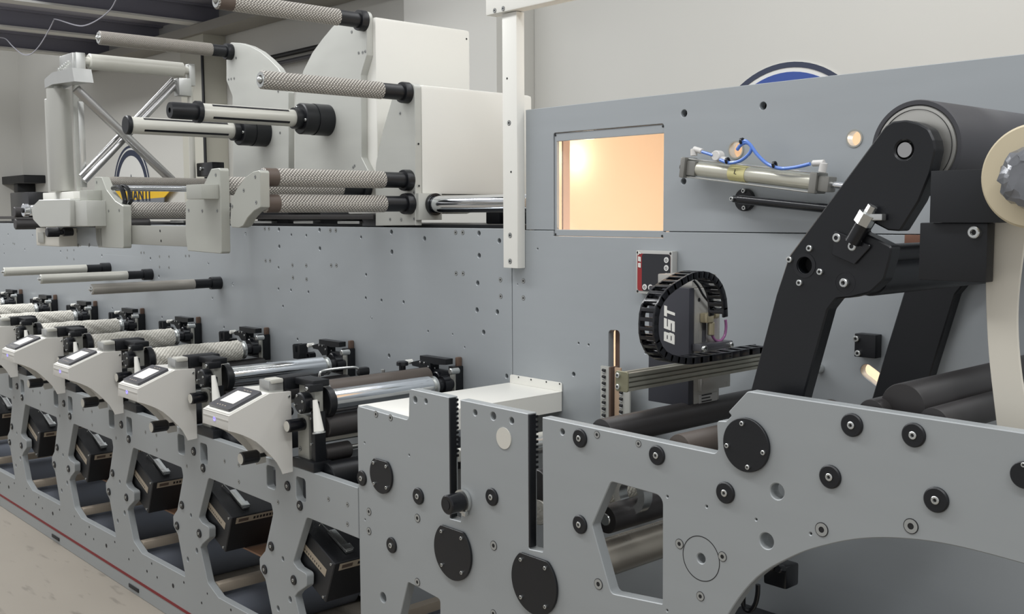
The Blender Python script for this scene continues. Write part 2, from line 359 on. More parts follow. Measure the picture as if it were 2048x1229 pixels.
# ================================================================== BACK SIDE PANELS
xs = oy(YB, 1024, 600).x; ztL = oy(YB, 1007.5, 457.7).z; zj = oy(YB, 1300, 463.3).z
BIG = [(535,480),(780,483),(1213,495),(1740,503),(537,583),(782,595),(1215,615),(1741,637),(1732,803),(1728,965),(1850,977),(1862,548),(1412,535)]
SML = [(333,508),(610,513),(700,516),(1030,526),(533,710),(1060,752),(258,810),(533,838),(608,846),(713,857),(1058,893),(1153,907),(1286,917),(560,943),(1092,1010),(110,680),(133,888)]
SCR = [(450,475),(475,475),(845,485),(878,485),(1600,498),(1643,498),(455,668),(482,668),(850,697),(882,697),(1603,745),(1645,745),(1870,783),(1872,883),(617,695),(700,697),(620,770),(702,780)]
def c4(p): return (380+p[0]/3.012, 300+p[1]/3.012)
def c2(p): return (p[0]/3.84, 300+p[1]/3.84)
LB = [(62,650),(28,730),(190,765),(250,658),(782,812),(1155,835),(1600,870),(1885,645),(1788,1032),(1630,1135),(1220,972),(32,798),(465,780)]
LS = [(100,718),(112,722),(517,770),(567,770),(515,830),(567,840),(1083,790),(1105,790),(1225,820),(1297,820),(1425,815),(1452,815),(1225,900),(1297,905)]
holes = [circ(q(YB, *c4(p)), .0085) for p in BIG]+[circ(q(YB, *c4(p)), .0058, 14) for p in SML]+[circ(q(YB, *c2(p)), .0075, 14) for p in LB]
holes += [circ(q(YB, *p), r, 14) for p, r in [((778, 712), .008), ((967, 665), .0085), ((1013, 753), .008), ((742.6, 635.8), .006), ((448, 655), .006), ((595, 679), .006), ((324, 635), .006), ((225, 617), .006), ((856, 663), .004), ((905, 669), .003), ((929, 695), .003)]]
LP = thing('side_panel', 'long grey back side panel of the press behind all the printing units', 'panel', (-5.5, YB, 0))
pl = plate('panel_plate', [(-9.4, .03), (xs-.0015, .03), (xs-.0015, ztL), (-9.4, ztL)], holes, YB, .025, GREY, LP)
for p in SCR: spx(LP, 'flush', YB, *c4(p), .0085)
for p in LS: spx(LP, 'flush', YB, *c2(p), .0075)
# right lower panel
SR = thing('side_panel', 'grey lower back side panel right of the vertical seam with the inspection camera on it', 'panel', (-1.5, YB, 0))
XR = .35
nx0, nx1, nz = oy(YB, 1107, 470).x, oy(YB, 1326, 470).x, oy(YB, 1200, 474.5).z
out = [(xs+.0015, .03), (XR, .03), (XR, zj-.001), (nx1, zj-.001), (nx1, nz), (nx0, nz), (nx0, zj-.001), (xs+.0015, zj-.001)]
h = [circ(q(YB, *p), r, 16) for p, r in [((1147, 749), .007), ((1075, 419), .003), ((1075, 498), .003), ((1157, 687), .0035), ((1177, 690), .0035), ((1291, 706), .004), ((1035, 569), .002)] if p[1] > 465]
sl = rnd(qs(YB, [(1217, 672), (1240, 672), (1240, 850), (1217, 850)]), [.02, .02, 0, 0]); sl = rnd([q(YB, 1217, 661), q(YB, 1239, 661), q(YB, 1239, 850), q(YB, 1217, 850)], .012, 6)
h.append(sl)
a = Vector(q(YB, 1733, 742)); b_ = Vector(q(YB, 1790, 786)); d = (b_-a).normalized(); n = Vector((-d.y, d.x))*.016
h.append([tuple(a+n*math.cos(t)-d*.016*math.sin(t)) for t in [PI*k/8 for k in range(9)]]+[tuple(b_-n*math.cos(t)+d*.016*math.sin(t)) for t in [PI*k/8 for k in range(9)]])
plate('panel_plate', out, h, YB, .025, GREY, SR)
for p in [(1046.7, 562.3), (1046.7, 596.5)]: spx(SR, 'flush', YB, *p, .0085)
# upper right panel
UPN = thing('upper_side_panel', 'grey upper back side panel with the lit rectangular window', 'panel', (-1.5, YB, zj))
ta = q(YB, 1051, 220.7); tb = q(YB, 2048, 107)
zt = (ta[1]+tb[1])/2; xl = ta[0]
wx0, wz1 = q(YB, 1105, 266.5); wx1 = nx1
out = [(xl, zj+.001), (nx0, zj+.001), (nx0, wz1), (nx1, wz1), (nx1, zj+.001), (XR, zj+.001), (XR, zt), (xl, zt)]
out = out[:2]+rnd([(nx0, zj+.001), (nx0, wz1), (nx1, wz1), (nx1, zj+.001)], [0, .008, .008, 0])+out[5:]
hh = [circ(q(YB, 1368, 227), .0105), circ(q(YB, 1526, 212), .0105), circ(q(YB, 1709, 277), .019, 28), circ(q(YB, 1472, 300), .022, 28), circ(q(YB, 1367, 363), .009)]
out2 = [out[0]]+out[1:]
plate('panel_plate', out2, hh, YB, .025, GREY, UPN)
# window frame set back in the panel
ix0, iz1 = q(YB, 1111.5, 283); ix1, iz0 = q(YB, 1324, 462)
wf = plate('window_frame', rnd([(nx0+.001, nz+.001), (nx1-.001, nz+.001), (nx1-.001, wz1-.001), (nx0+.001, wz1-.001)], .008), [[(ix0, iz0), (ix1, iz0), (ix1, iz1), (ix0, iz1)]], YB+.004, .012, GREY, UPN)
for p in [(nx0+.006, wz1-.007), (nx1-.006, wz1-.007), (nx0+.006, nz+.006), (nx1-.006, nz+.006)]: scr(UPN, 'hole', (p[0], YB+.003, p[1]), .0035)
ring = MB(); 
for p, r in [((1709, 277), .019), ((1472, 300), .022)]:
    c = q(YB, *p); ring.ring((c[0], YB+.001, c[1]), (0, -1, 0), .003, r+.003, r-.001)
ring.build('hole_rims', STEELG, UPN)
# cabinet behind the right panels: peach lining and a warm lamp
PEACH = mat('peach_lining', (240, 220, 198), .55)
cb = MB(); X0, X1, Y0, Y1 = xl+.01, XR, YB+.027, 3.22
cb.box((X0, Y1, .05), (X1, Y1+.02, zt-.02)); cb.box((X0-.02, Y0, .05), (X0, Y1+.02, zt-.02)); cb.box((X1, Y0, .05), (X1+.02, Y1+.02, zt-.02)); cb.box((X0, Y0, zt-.02), (X1, Y1, zt)); cb.box((X0, Y0, .03), (X1, Y1, .05))
o = cb.build('rear_cabinet', PEACH); CAB = o
js = MB(); js.box((X0+.001, Y0, zj-.02), (nx0-.012, Y0+.004, zj+.02)); js.box((nx1+.0005, Y0, zj-.02), (X1-.001, Y0+.004, zj+.02))  # dark strips added to stop cabinet light leaking through the panel joints
for p in [(1368, 227), (1526, 212), (1367, 363), (1147, 749)]:
    a_ = q(YB, *p); js.box((a_[0]-.02, Y0, a_[1]-.02), (a_[0]+.02, Y0+.02, a_[1]+.02))
sx_, sz_ = q(YB, 1233, 700); js.box((sx_-.008, Y0, sz_-.30), (sx_+.04, Y0+.03, sz_+.06))
WM[o.name] = Matrix.Translation(o.location); jb = MB(); jb.box((ix0, Y0, iz0-.02), (ix0+.006, Y0+.03, iz1+.02)); jb.build('window_jamb', mat('pink_jamb', (196, 170, 156), .5), o)
WM[o.name] = Matrix.Translation(o.location); js.build('joint_light_block', DARK, o)
MB().box((sx_-.030, Y0+.001, sz_-.30), (sx_-.009, Y0+.012, sz_+.06)).build('slot_backing', mat('brown_backing', (122, 98, 84), .5), o); tag(o, 'peach lined cabinet seen lit through the window of the upper panel', 'cabinet')
o = MB().box((-9.4, YB+.027, .03), (xs-.02, YB+.5, ztL-.02)).build('press_rear_housing', DARK); tag(o, 'dark housing behind the long grey side panel, seen through its drilled holes', 'housing')
def point(loc, e, r, col):
    l = bpy.data.lights.new('cabinet_lamp', 'POINT'); l.energy = e; l.shadow_soft_size = r; l.color = col; o = bpy.data.objects.new('cabinet_lamp', l); o.location = loc; COL.objects.link(o)
pc = on(0, X0, 1152, 316)
point((pc.x+.06, pc.y, pc.z), .42, .02, (1, .90, .72)); point((-1.0, 2.7, 1.7), 12, .08, (1, .93, .83)); point((-1.7, 2.6, 1.2), 12, .08, (1, .93, .83))
# ================================================================== UNWIND AND REWIND TOWERS
TOW = MB
def ybox(name, X, pts_side, wdt, mt, label, y0, y1, z0, z1):
    b = MB(); b.box((X-wdt, y0, z0), (X, y1, z1), .014); o = b.build('cover_body', mt); return o
def tower(name, label, plist, boxdef, rounding, t=.03, face=YB-.03):
    root = thing(name, label, 'machine tower', (q(YB, *plist[0])[0], YB, ztL), 'winding towers on the side panel')
    plate('face_plate', rnd(qs(face, plist), rounding, 4), [], face, t, STEELG_L, root, .002)
    if boxdef:
        X, w, z0, z1, y1 = boxdef
        MB().box((X-w, face+t, z0), (X, y1, z1), .014).build('white_cover', WHITE, root)
    return root
STEELG_L = mat('light_machined_plate', (186, 187, 181), .42, .15, .05, 5, .04, 250, (1, 1, 5))
A_ = [(452.5, 92), (452.5, 161), (464.5, 192), (466, 340), (466, 372), (577, 372), (577, 185), (570, 160), (556, 136), (538, 118), (520, 103), (500, 92), (480, 86), (462, 85)]
B_ = [(733, 22), (733.5, 110), (722, 150), (722.8, 315), (737, 343), (737, 378), (589, 378), (589, 215), (592, 185), (607, 140), (625, 104), (645, 77), (664, 54), (690, 32), (712, 22)]
C_ = [(829.5, 167), (831, 451), (751, 452), (751, 335), (752, 325), (765, 262), (783, 200), (797, 167)]
fB = YB-.002
TA = tower('winding_tower', 'pale machined winding plate with its roller at the left top, farthest of the three', A_, None, .012, face=fB)
xB = q(YB, 738, 31)[0]; TB = tower('winding_tower', 'tall pale winding plate with white cover and big black chuck, middle of the three', B_, (xB, .22, 1.60, q(YB, 738, 31)[1], 2.846), [.03]+[.012]*14, face=fB)
xC = q(YB, 830, 168)[0]; zC0 = q(YB, 832, 389)[1]; zC1 = q(YB, 830, 168)[1]
TC = tower('winding_tower', 'pale winding plate with large white cover beside the white post, nearest of the three', C_, (xC, .085, zC0, zC1, 2.93), [.02, 0, 0, .01, .01, .01, .01, .02], face=fB)
# screws on the towers
for T, pts in ((TB, [(725, 105), (717, 106), (730, 103), (703, 64), (706, 335), (709, 332)]), (TA, [(462, 158), (457, 159), (468, 157), (472, 116), (560, 266), (556, 183)]), (TC, [(800, 227), (828, 385), (780, 439), (802, 439), (828, 438), (802, 440)])):
    for p in pts[:6]: spx(T, 'flush', fB-.0005, *p, .006)
for p in [(837, 288), (838, 372)]:
    Q = on(0, xC, *p); scr(TC, 'hole', (xC+.0005, Q.y, Q.z), .004, face='+x')
Q = on(0, xB, 933, 78); scr(TB, 'hole', (xB+.0005, Q.y, Q.z), .004, face='+x')
# knurled rollers reaching out of the panels towards the camera
def yr_px(Yb, pb, pf):
    """axis of a roller along Y from its root pixel on plane Yb to the tip pixel"""
    P = oy(Yb, *pb); F = on(0, P.x, *pf); return P, F.y
def knroller(label, pb, pf, r, mt, group, Yb=YB, collar=.09, flange=.03, tip='cone', band=False, plain=0, yf0=None):
    P, yf = yr_px(Yb, pb, pf); yf = yf0 or yf; X, Z = P.x, P.z
    t = thing('web_roller', label, 'roller', (X, Yb, Z), group)
    yk = Yb-collar-flange
    MB().lathe((X, yf, Z), (0, 1, 0), [(0, r*.86), (.004, r), (yk-yf, r)], 40).build('roller_sleeve', mt, t)
    b = MB(); b.lathe((X, yk, Z), (0, 1, 0), [(0, r*.93), (collar, r*.93), (collar, r*1.22), (collar+.006, r*1.27), (Yb-yk, r*1.27)], 36); b.build('black_collar', BLACK, t)
    if plain: MB().cyl((X, yf+.004, Z), (X, yf+plain, Z), r*1.004, 36).build('plain_band', SANDB, t)
    b = MB(); b.ring((X, yf-.001, Z), (0, 1, 0), .01, r*.84, r*.5, 28); b.lathe((X, yf+.004, Z), (0, -1, 0), [(0, r*.5), (.002, r*.35), (.006, r*.3), (.012, r*.28), (.016, r*.12)], 20)
    b.build('bearing_cap', STEEL, t)
    return t
r1 = .0295
G1 = 'knurled rollers on the towers'
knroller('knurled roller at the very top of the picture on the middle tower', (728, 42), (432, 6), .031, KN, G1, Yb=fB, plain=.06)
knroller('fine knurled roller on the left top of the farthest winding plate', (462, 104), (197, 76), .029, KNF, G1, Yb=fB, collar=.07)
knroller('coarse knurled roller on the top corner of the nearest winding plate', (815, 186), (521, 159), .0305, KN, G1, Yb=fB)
# lower knurled guide rollers with end plates
G2 = 'knurled guide rollers above the side panel'
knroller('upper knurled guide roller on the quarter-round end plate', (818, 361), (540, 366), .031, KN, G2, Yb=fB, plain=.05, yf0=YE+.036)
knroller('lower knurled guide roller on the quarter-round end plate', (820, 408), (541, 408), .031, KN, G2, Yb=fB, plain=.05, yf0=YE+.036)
# bracket 2 rollers
P = oy(YE+.035, 458, 370); e = Vector((P.x, fB, P.z))
def pxof(P):
    d = Vector(P)-EYE; z = d.dot(FW); return 1024+FPX*d.dot(RT)/z, 614.5-FPX*d.dot(UP)/z
def fwd_roller(label, pf, Yf, r, mt, group, **k):
    P = oy(Yf, *pf); return knroller(label, pxof((P.x, fB, P.z)), pf, r, mt, group, Yb=fB, **k)
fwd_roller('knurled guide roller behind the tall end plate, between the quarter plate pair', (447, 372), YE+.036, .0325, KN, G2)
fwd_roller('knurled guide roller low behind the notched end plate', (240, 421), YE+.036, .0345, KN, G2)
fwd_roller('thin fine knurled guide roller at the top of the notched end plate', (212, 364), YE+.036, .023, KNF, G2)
P = oy(YE+.036, 225, 376); b = MB().cyl((P.x, YE+.036, P.z), (P.x, fB, P.z), .013, 20)
o = b.build('chrome_rod', CHROME); tag(o, 'slim chrome rod between the two knurled rollers of the notched end plate', 'rod')
# end plates
PALE = mat('pale_plate', (172, 173, 165), .42, .2, .04, 6, .03, 250)
def endplate(label, pts, rr, scs, block=None):
    t = thing('end_plate', label, 'bracket', (q(YE, *pts[0])[0], YE, q(YE, *pts[0])[1]), 'roller end plates')
    plate('plate_body', rnd(qs(YE, pts), rr, 6), [], YE, .035, PALE, t, .002)
    for p in scs: spx(t, 'flush', YE-.0005, *p, .006)
    if block:
        (xa, ya), (xb, yb2), dy = block; A = oy(YE-dy, xa, ya); Bq = oy(YE-dy, xb, yb2)
        MB().box((A.x, YE-dy, A.z), (Bq.x, YE, Bq.z), .002).build('clamp_block', PALE, t)
    return t
quar = [(520, 340), (521, 415), (508, 422), (495, 436), (486, 452), (478, 456), (463, 455), (460, 448), (462, 400), (475, 375), (490, 355), (505, 344)]
endplate('quarter-round pale end plate holding two knurled rollers', quar, [.01, .004]+[.01]*10, [(510, 354), (487, 381), (512, 405), (464, 413)])
e2 = [(440, 336), (443, 508), (375, 502), (371, 470), (371, 404), (408, 368), (422, 338)]
endplate('tall pale end plate with a clamp block, second from the quarter-round one', e2, [.012, .01, .008, 0, .004, .02, .01], [(431, 350), (377, 421), (404, 422), (434, 422)], ((372, 370), (403, 398), .065))
e3 = [(203, 354), (213, 380), (230, 402), (246, 412), (247, 497), (196, 495), (192, 480), (190, 440), (189, 354)]
endplate('notched pale end plate with a curved right edge, farthest of the end plates', e3, [.003, .03, .04, .003, .01, .006, 0, 0, .004], [(193, 365), (197, 421), (217, 422), (238, 421)], ((159, 381), (175, 403), .06))
# far dark rollers
for k, (pf, r) in enumerate([((28, 425), .026), ((30, 449), .026)]):
    P = oy(1.66, *pf); o = MB().cyl((P.x-1.0*0, 1.66, P.z), (P.x, fB, P.z), r, 24, .003).build('dark_roller', RUB)
    bq = oy(fB, 55, pf[1])
    tag(o, ['dark rubber roller at the left picture edge, upper one', 'dark rubber roller at the left picture edge, lower one'][k], 'roller')
    o.location.x += (bq.x-P.x) if False else 0
# air shafts
def airshaft(label, pb, pf, rC, rS, endcap):
    P, yf = yr_px(fB, pb, pf); X, Z = P.x, P.z
    t = thing('air_shaft', label, 'shaft', (X, fB, Z), 'reel shafts on the towers')
    b = MB(); yc = fB-.13
    b.lathe((X, yc, Z), (0, 1, 0), [(0, rC*.93), (.004, rC), (.055, rC), (.055, rC*.97), (.060, rC*.97), (.060, rC*1.02), (.13, rC*1.02)], 44)
    b.build('reel_chuck', BLACK, t)
    b = MB(); b.lathe((X, yc, Z), (0, -1, 0), [(0, rS*1.25), (.03, rS*1.25), (.03, rS)], 30); b.build('chuck_collar', BLACK, t)
    ye = yf+(.11 if endcap else .018)
    b = MB(); b.lathe((X, ye, Z), (0, 1, 0), [(0, rS*.96), (.003, rS), (yc-.03-ye, rS)], 40); s_ = b.build('shaft_tube', SHAFT, t)
    for ang in (50, -36, 180):
        a = math.radians(ang); n = Vector((math.cos(a), 0, math.sin(a))); tt = Vector((-math.sin(a), 0, math.cos(a)))
        c0 = Vector((X, ye+.05, Z))+n*(rS-.002); c1 = Vector((X, yc-.06, Z))+n*(rS-.002); h_ = rS*.13
        vs = [c0+tt*h_, c0-tt*h_, c1-tt*h_, c1+tt*h_]; vs += [v+n*.0032 for v in vs]
        MB().add(vs, [(0, 1, 2, 3), (4, 5, 6, 7), (0, 1, 5, 4), (1, 2, 6, 5), (2, 3, 7, 6), (3, 0, 4, 7)]).build('clamping_strip', BLACKG, s_, True)
    b = MB()
    if endcap: b.lathe((X, ye+.01, Z), (0, -1, 0), [(0, rS*1.22), (.018, rS*1.22), (.018, rS*.92), (.108, rS*.92), (.118, rS*.86), (.118, rS*.3), (.11, rS*.3)], 36)
    else: b.lathe((X, ye, Z), (0, -1, 0), [(0, rS*1.12), (.014, rS*1.12), (.018, rS)], 36)
    b.build('end_cap', BLACK, t)
    for k in range(3):
        a = math.radians(90+120*k+20); scr(t, 'cap', (X+math.cos(a)*rC*.78, yc, Z+math.sin(a)*rC*.78), .006)
    return t
airshaft('cream reel shaft with long black end cap on the middle tower', (655, 241), (338, 220), .062, .0335, True)
airshaft('cream reel shaft with flat black end disc on the farthest tower', (530, 265), (250, 242), .062, .0345, False)
# bearing block and chrome tie bar (along X) by the post
t = thing('bearing_block', 'pale bearing block with a black ring below the large white cover', 'bearing', (xC, 2.42, ztL))
Q0 = on(0, xC+.012, 849, 392); Q1 = on(0, xC+.012, 884, 440)
MB().box((xC-.06, YB, Q1.z), (xC+.012, Q1.y, Q0.z+.01), .002).build('block_body', STEELG_L, t)
Q = on(0, xC+.012, 868, 409); MB().ring((xC+.012, Q.y, Q.z), (1, 0, 0), .012, .041, .033, 36).build('seal_ring', BLACKG, t)
tb_ = MB().cyl((xC+.014, Q.y, Q.z), (xs+.02, Q.y, Q.z), .0315, 36); o = tb_.build('chrome_tie_bar', CHROME); tag(o, 'polished chrome bar running from the bearing block to behind the white post', 'bar')
# dark machine top rails behind the panel edge
t = thing('drive_rail', 'dark low drive rail on top of the long side panel', 'rail', (-3.2, 2.6, ztL-.05))
MB().box((-9, YB+.05, ztL-.019), (xs-.02, 2.9, ztL+.012)).build('rail_base', BLACK, t)
MB().box((-9, YB+.005, ztL+.030), (-3.4, YB+.045, ztL+.050), .004).build('rail_profile', RUB, t)
for X in [-3.6, -3.95, -4.3, -4.7, -5.2]: MB().box((X-.08, YB+.02, ztL+.012), (X+.08, YB+.06, ztL+.024), .003).build('light_strip', ALU, t)
for xx in (q(YB, 650, 400)[0], q(YB, 520, 400)[0]): MB().box((xx-.12, YB+.05, ztL+.012), (xx+.16, YB+.30, q(YB, 600, 378)[1]+.01), .003).build('carriage', DARK, t)
b = MB(); A = oy(YB+.01, 716, 428); Bq = oy(YB+.01, 760, 452); b.box((A.x, YB-.002+.03, ztL+.002), (Bq.x, YB+.09, A.z), .004); b.build('switch_box', BLACKG, t)
b = MB(); 
for X in [-3.05, -2.95, -2.85]: b.box((X-.04, 2.66, ztL+.012), (X+.04, 2.72, ztL+.07), .004)
b.build('clamp_housing', BLACK, t)
# ================================================================== TURN BAR FRAME AT FAR LEFT
t = thing('web_turner', 'chrome turner frame with crossed tubes and upright roller at the far left', 'machine frame', (-4.85, 1.7, 1.55))
Xh = -4.62; P = oy(1.70, 165, 122); Xh = P.x; Qe = on(0, Xh, 370, 139)
MB().lathe((Xh, 1.705, P.z), (0, 1, 0), [(0, .018), (.02, .018), (.02, .030), (.024, .034), (Qe.y-1.72, .034), (Qe.y-1.716, .018), (Qe.y-1.69, .018)], 36).build('top_roller', SHAFT, t)
zt1 = oy(1.66, 121, 178).z; zt0 = oy(1.66, 121, 383).z; Xv = oy(1.66, 121, 280).x
MB().lathe((Xv, 1.66, zt0-.035), (0, 0, 1), [(0, .025), (.03, .028), (.035, .048), (.04, .050), (zt1-zt0+.035, .050), (zt1-zt0+.035, .02), (zt1-zt0+.06, .02)], 40).build('upright_roller', VROL, t)
Xu = oy(1.72, 97, 280).x
MB().cyl((Xu, 1.74, zt0), (Xu, 1.74, zt1-.01), .030, 30, .003).build('upright_roller', VROL, t)
X3 = Xh+.0
for (x0_, x1_, y0_, y1_, mt, nm) in [(145, 153, 168, 388, STEELG_L, 'upright_bar'), (154, 163, 203, 375, ALU, 'upright_bar')]:
    A = oy(1.69, x0_, y0_); Bq = oy(1.69, x1_, y1_); MB().box((A.x, 1.69, A.z), (Bq.x, 1.715, Bq.z), .001).build(nm, mt, t)
A = on(0, Xh, 375, 150); Bq = on(0, Xh, 384, 400); MB().cyl((Xh, A.y+.01, Bq.z), (Xh, A.y+.01, A.z), .014, 20).build('upright_tube', SHAFT, t)
for a, b2, r, dx in [((152, 178), (345, 362), .020, .025), ((352, 168), (168, 362), .015, -.025), ((345, 158), (160, 352), .008, -.025)]:
    A = on(0, Xh+dx, *a); Bq = on(0, Xh+dx, *b2); MB().cyl(A, Bq, r, 20).build('cross_tube', STUBE, t)
# corner castings
b = MB(); A = oy(1.66, 118, 113); Bq = oy(1.66, 146, 150); b.box((A.x, 1.66, A.z), (Bq.x, 1.685, Bq.z), .004)
A = oy(1.685, 145, 110); Bq = oy(1.685, 160, 165); b.box((A.x, 1.665, A.z), (Bq.x+.02, 1.705, Bq.z), .003)
A = oy(1.63, 93, 150); Bq = oy(1.63, 150, 164); b.prism([(A.x, A.z-.02), (A.x+.1, A.z), (Bq.x, A.z-.005), (Bq.x+.02, Bq.z), (A.x+.1, Bq.z+.012), (A.x, Bq.z+.005)], 1.62, 1.70)
for k in range(6): b.cyl((A.x+.10+.022*k, 1.655, A.z+.015+.004*k), (A.x+.10+.022*k, 1.645, A.z+.015+.004*k), .006, 10)
b.build('corner_casting', ALU, t)
b = MB(); A = on(0, Xh, 352, 152); b.box((Xh-.03, A.y, A.z-.09), (Xh+.03, A.y+.06, A.z-.01), .004); A = on(0, Xh, 374, 128); b.box((Xh-.02, A.y, A.z-.10), (Xh+.02, A.y+.03, A.z), .004)
b.build('corner_casting', ALU, t)
# lower casting block
t2 = thing('turner_gearbox', 'pale cast gearbox block with chrome shaft ends below the upright roller', 'gearbox', (-4.95, 1.62, 1.48))
oct_ = qs(1.60, [(77, 400), (140, 398), (140, 454), (80, 455), (66, 440), (62, 415)])
plate('block_body', rnd(oct_, .008), [], 1.60, .11, STEELG_L, t2, .003)
A = oy(1.60, 140, 402); Bq = oy(1.60, 165, 453); MB().box((A.x, 1.62, A.z), (Bq.x, 1.70, Bq.z), .002).build('side_block', STEELG_L, t2)
A = oy(1.62, 60, 421); b = MB(); b.cyl((A.x-.09, 1.64, A.z), (A.x+.01, 1.64, A.z), .026, 24, .003); b.cyl((A.x+.012, 1.61, A.z), (A.x+.012, 1.585, A.z), .03, 24, .003); b.build('shaft_end', CHROME, t2)
b = MB(); b.cyl((A.x+.012, 1.586, A.z), (A.x+.012, 1.58, A.z), .012, 16); b.build('bore', SOCK, t2)
A = oy(1.66, 124, 392); MB().cyl((A.x, 1.66, A.z-.02), (A.x, 1.66, zt0-.03), .024, 24).build('vertical_stub', CHROME, t2)
A = oy(1.60, 67, 386); Bq = oy(1.60, 128, 398); MB().box((A.x, 1.64, A.z), (Bq.x, 1.78, Bq.z), .003).build('top_cover', WHITE, t2)
t3 = thing('tension_dial', 'pale housing with a small scale and a black handle under the gearbox', 'dial', (-4.95, 1.6, 1.42))
A = oy(1.62, 71, 456); Bq = oy(1.62, 118, 494); MB().box((A.x, 1.62, A.z), (Bq.x, 1.72, Bq.z), .006).build('housing', CREAM, t3)
A = oy(1.615, 76, 465); Bq = oy(1.615, 88, 486); MB().box((A.x, 1.613, A.z), (Bq.x, 1.62, Bq.z), .001).build('scale_plate', STEELG, t3)
b = MB(); A = oy(1.55, 93, 465); b.lathe((A.x, 1.55, A.z), (0, 1, 0), [(0, .018), (.003, .021), (.05, .021), (.055, .013), (.065, .013), (.07, .019), (.11, .017)], 24); b.build('handle', BLACKG, t3)
A = oy(1.70, 112, 454); Bq = oy(1.70, 205, 494)
o = MB().box((A.x, 1.70, A.z), (Bq.x, 1.74, Bq.z), .003).build('mounting_plate', GREY); tag(o, 'grey mounting plate between the scale housing and the notched end plate', 'plate')
for p in [(153, 462), (156, 491), (178, 491)]: spx(o, 'flush', 1.699, *p, .008)
A = oy(YE+.0355, 240, 451); Bq = oy(YE+.0355, 378, 494)
o = MB().box((A.x, YE+.0355, A.z), (Bq.x, YE+.075, Bq.z), .003).build('mounting_plate', STEELG); tag(o, 'dark grey mounting plate between the notched and the tall end plates', 'plate')
for p in [(320, 462), (322, 482)]: spx(o, 'hole', YE+.035, *p, .005)
# tower base beam and black box near px(390-455,325-350)
b = MB(); A = oy(2.2, 393, 343); Bq = oy(2.2, 424, 324); b.box((A.x, 2.2, oy(2.2, 420, 352).z), (Bq.x, 2.26, Bq.z), .004); o = b.build('actuator_box', BLACKG); tag(o, 'black actuator box behind the top of the tall end plate', 'box')
spx(o, 'cap', 2.199, 403, 338, .008)
# small plain rollers on the panel
for k, (pb, pf, mt) in enumerate([((440, 566), (182, 576), CORE), ((303, 549), (80, 562), SHAFT), ((219, 536), (7, 551), SHAFT)]):
    knroller(['plain grey idler roller with black collar above the printing units, nearest of three', 'cream idler roller with black collar above the printing units, middle of three', 'cream idler roller with black collar above the printing units, farthest of three'][k], pb, pf, .0240, mt, 'idler rollers above the printing units', collar=.085, flange=.05)
# ================================================================== WHITE POST AND BEAM
t = thing('gantry_post', 'white square post standing in front of the back side panels', 'post', (-2.55, YB-.02, 1.43))
xp1 = oy(YB, 1050, 300).x; yp0 = on(0, xp1, 1034, 300).y; xp0 = oy(yp0, 1005.5, 300).x; zp = oy(yp0, 1030, 537).z
A = oy(yp0, 978, 34); zb = A.z; xb0 = A.x
MB().box((xp0, yp0, zp), (xp1, YB-.001, zb), .002).build('post_body', WHITE, t)
for p in [(1020, 471), (1020, 523), (1018, 246)]: spx(t, 'flush', yp0-.0005, *p, .0085)
for p in [(1022, 344), (1014, 157)]: spx(t, 'hole', yp0-.0005, *p, .0035)
o = MB().box((xb0, yp0-.015, zb+.002), (.6, YB, zb+.16), .006).build('gantry_beam', WHITE); tag(o, 'white horizontal beam on top of the white post at the upper picture edge', 'beam')
for k, p in enumerate([(989, 21), (1006, 17)]): spx(o, 'flush', yp0-.0155, *p, .0075)
A = on(0, xp1, 1052, 188); 
# ================================================================== FRONT SIDE PLATE, RIGHT
YP = YF
o1 = qs(YP, [(717, 1228)]); xL = oy(YP, 716.5, 1000).x
bl = q(YP, 1400, 1330)
outl = [(xL, .0), q(YP, 714, 812), q(YP, 817, 841), q(YP, 818, 778), q(YP, 898, 795), q(YP, 899.5, 1038), q(YP, 921.5, 1044), q(YP, 920, 800), q(YP, 1055.5, 828), q(YP, 1057.5, 1099), q(YP, 1086, 1105), q(YP, 1084, 835),
        q(YP, 1436, 909), q(YP, 1433, 842), q(YP, 1452, 843), q(YP, 1463, 832), q(YP, 1456, 825), q(YP, 1495, 783), q(YP, 2048, 866.5), q(YP, 2300, 905)]
arch = smooth([q(YP, *p)+(0,) for p in [(2300, 1205), (2048, 1129), (1900, 1091), (1800, 1078), (1720, 1079), (1650, 1092), (1588, 1113), (1514, 1156), (1457, 1229), (1415, 1320), (1395, 1420)]], 5)
xr_ = arch[-1][0]
outl += [(a, b) for a, b, _ in arch]+[(xr_-.01, 0)]
rr = [0, .012, .012, .012, .002, .002, .002, .002, .002, .004, .004, .002, .012, .008, .004, .003, .003, .012]+[0]*(len(outl)-18)
win = rnd(qs(YP, [(1222, 964), (1325, 993), (1324.5, 1209), (1222, 1188), (1184, 1052)]), [.012, .02, .002, .014, .012])
leg = rnd(qs(YP, [(816, 1165), (880, 1200), (880, 1300), (905, 1420), (770, 1360)]), .01)
hl = [win, leg]
def chole(x, y, ry, n=24): hl.append(circ(q(YP, x, y), rz(YP, x, y, ry), n))
for a in [(1554, 984, 16), (1533, 1083, 16), (830, 800, 6.5), (851.5, 803, 5), (766, 1196, 10), (950, 826, 6), (986, 833, 8), (1023, 842, 6.5), (1124.5, 864.5, 6), (1402, 1118, 10),
          (1334.5, 994, 2.2), (1413, 1014, 2.5), (1512, 1040, 2.2), (1621, 1068.5, 2.5), (1334, 1222, 2), (729, 886, 1.8), (818, 911, 2), (730, 1040, 1.8)]: chole(*a)
TH = .030
FP = thing('front_side_plate', 'large grey front side plate with two toothed slots and black roller caps', 'side plate', (-1.9, YP, 0))
fpm = plate('plate_body', rnd(outl, rr, 6), hl, YP, TH, GREYF, FP, .0018)
MB().ring((q(YP, 1402, 1118)[0], YP, q(YP, 1402, 1118)[1]), (0, -1, 0), .0004, rz(YP, 1402, 1118, 45), rz(YP, 1402, 1118, 43.5), 64).build('engraved_ring', SOCK, FP)
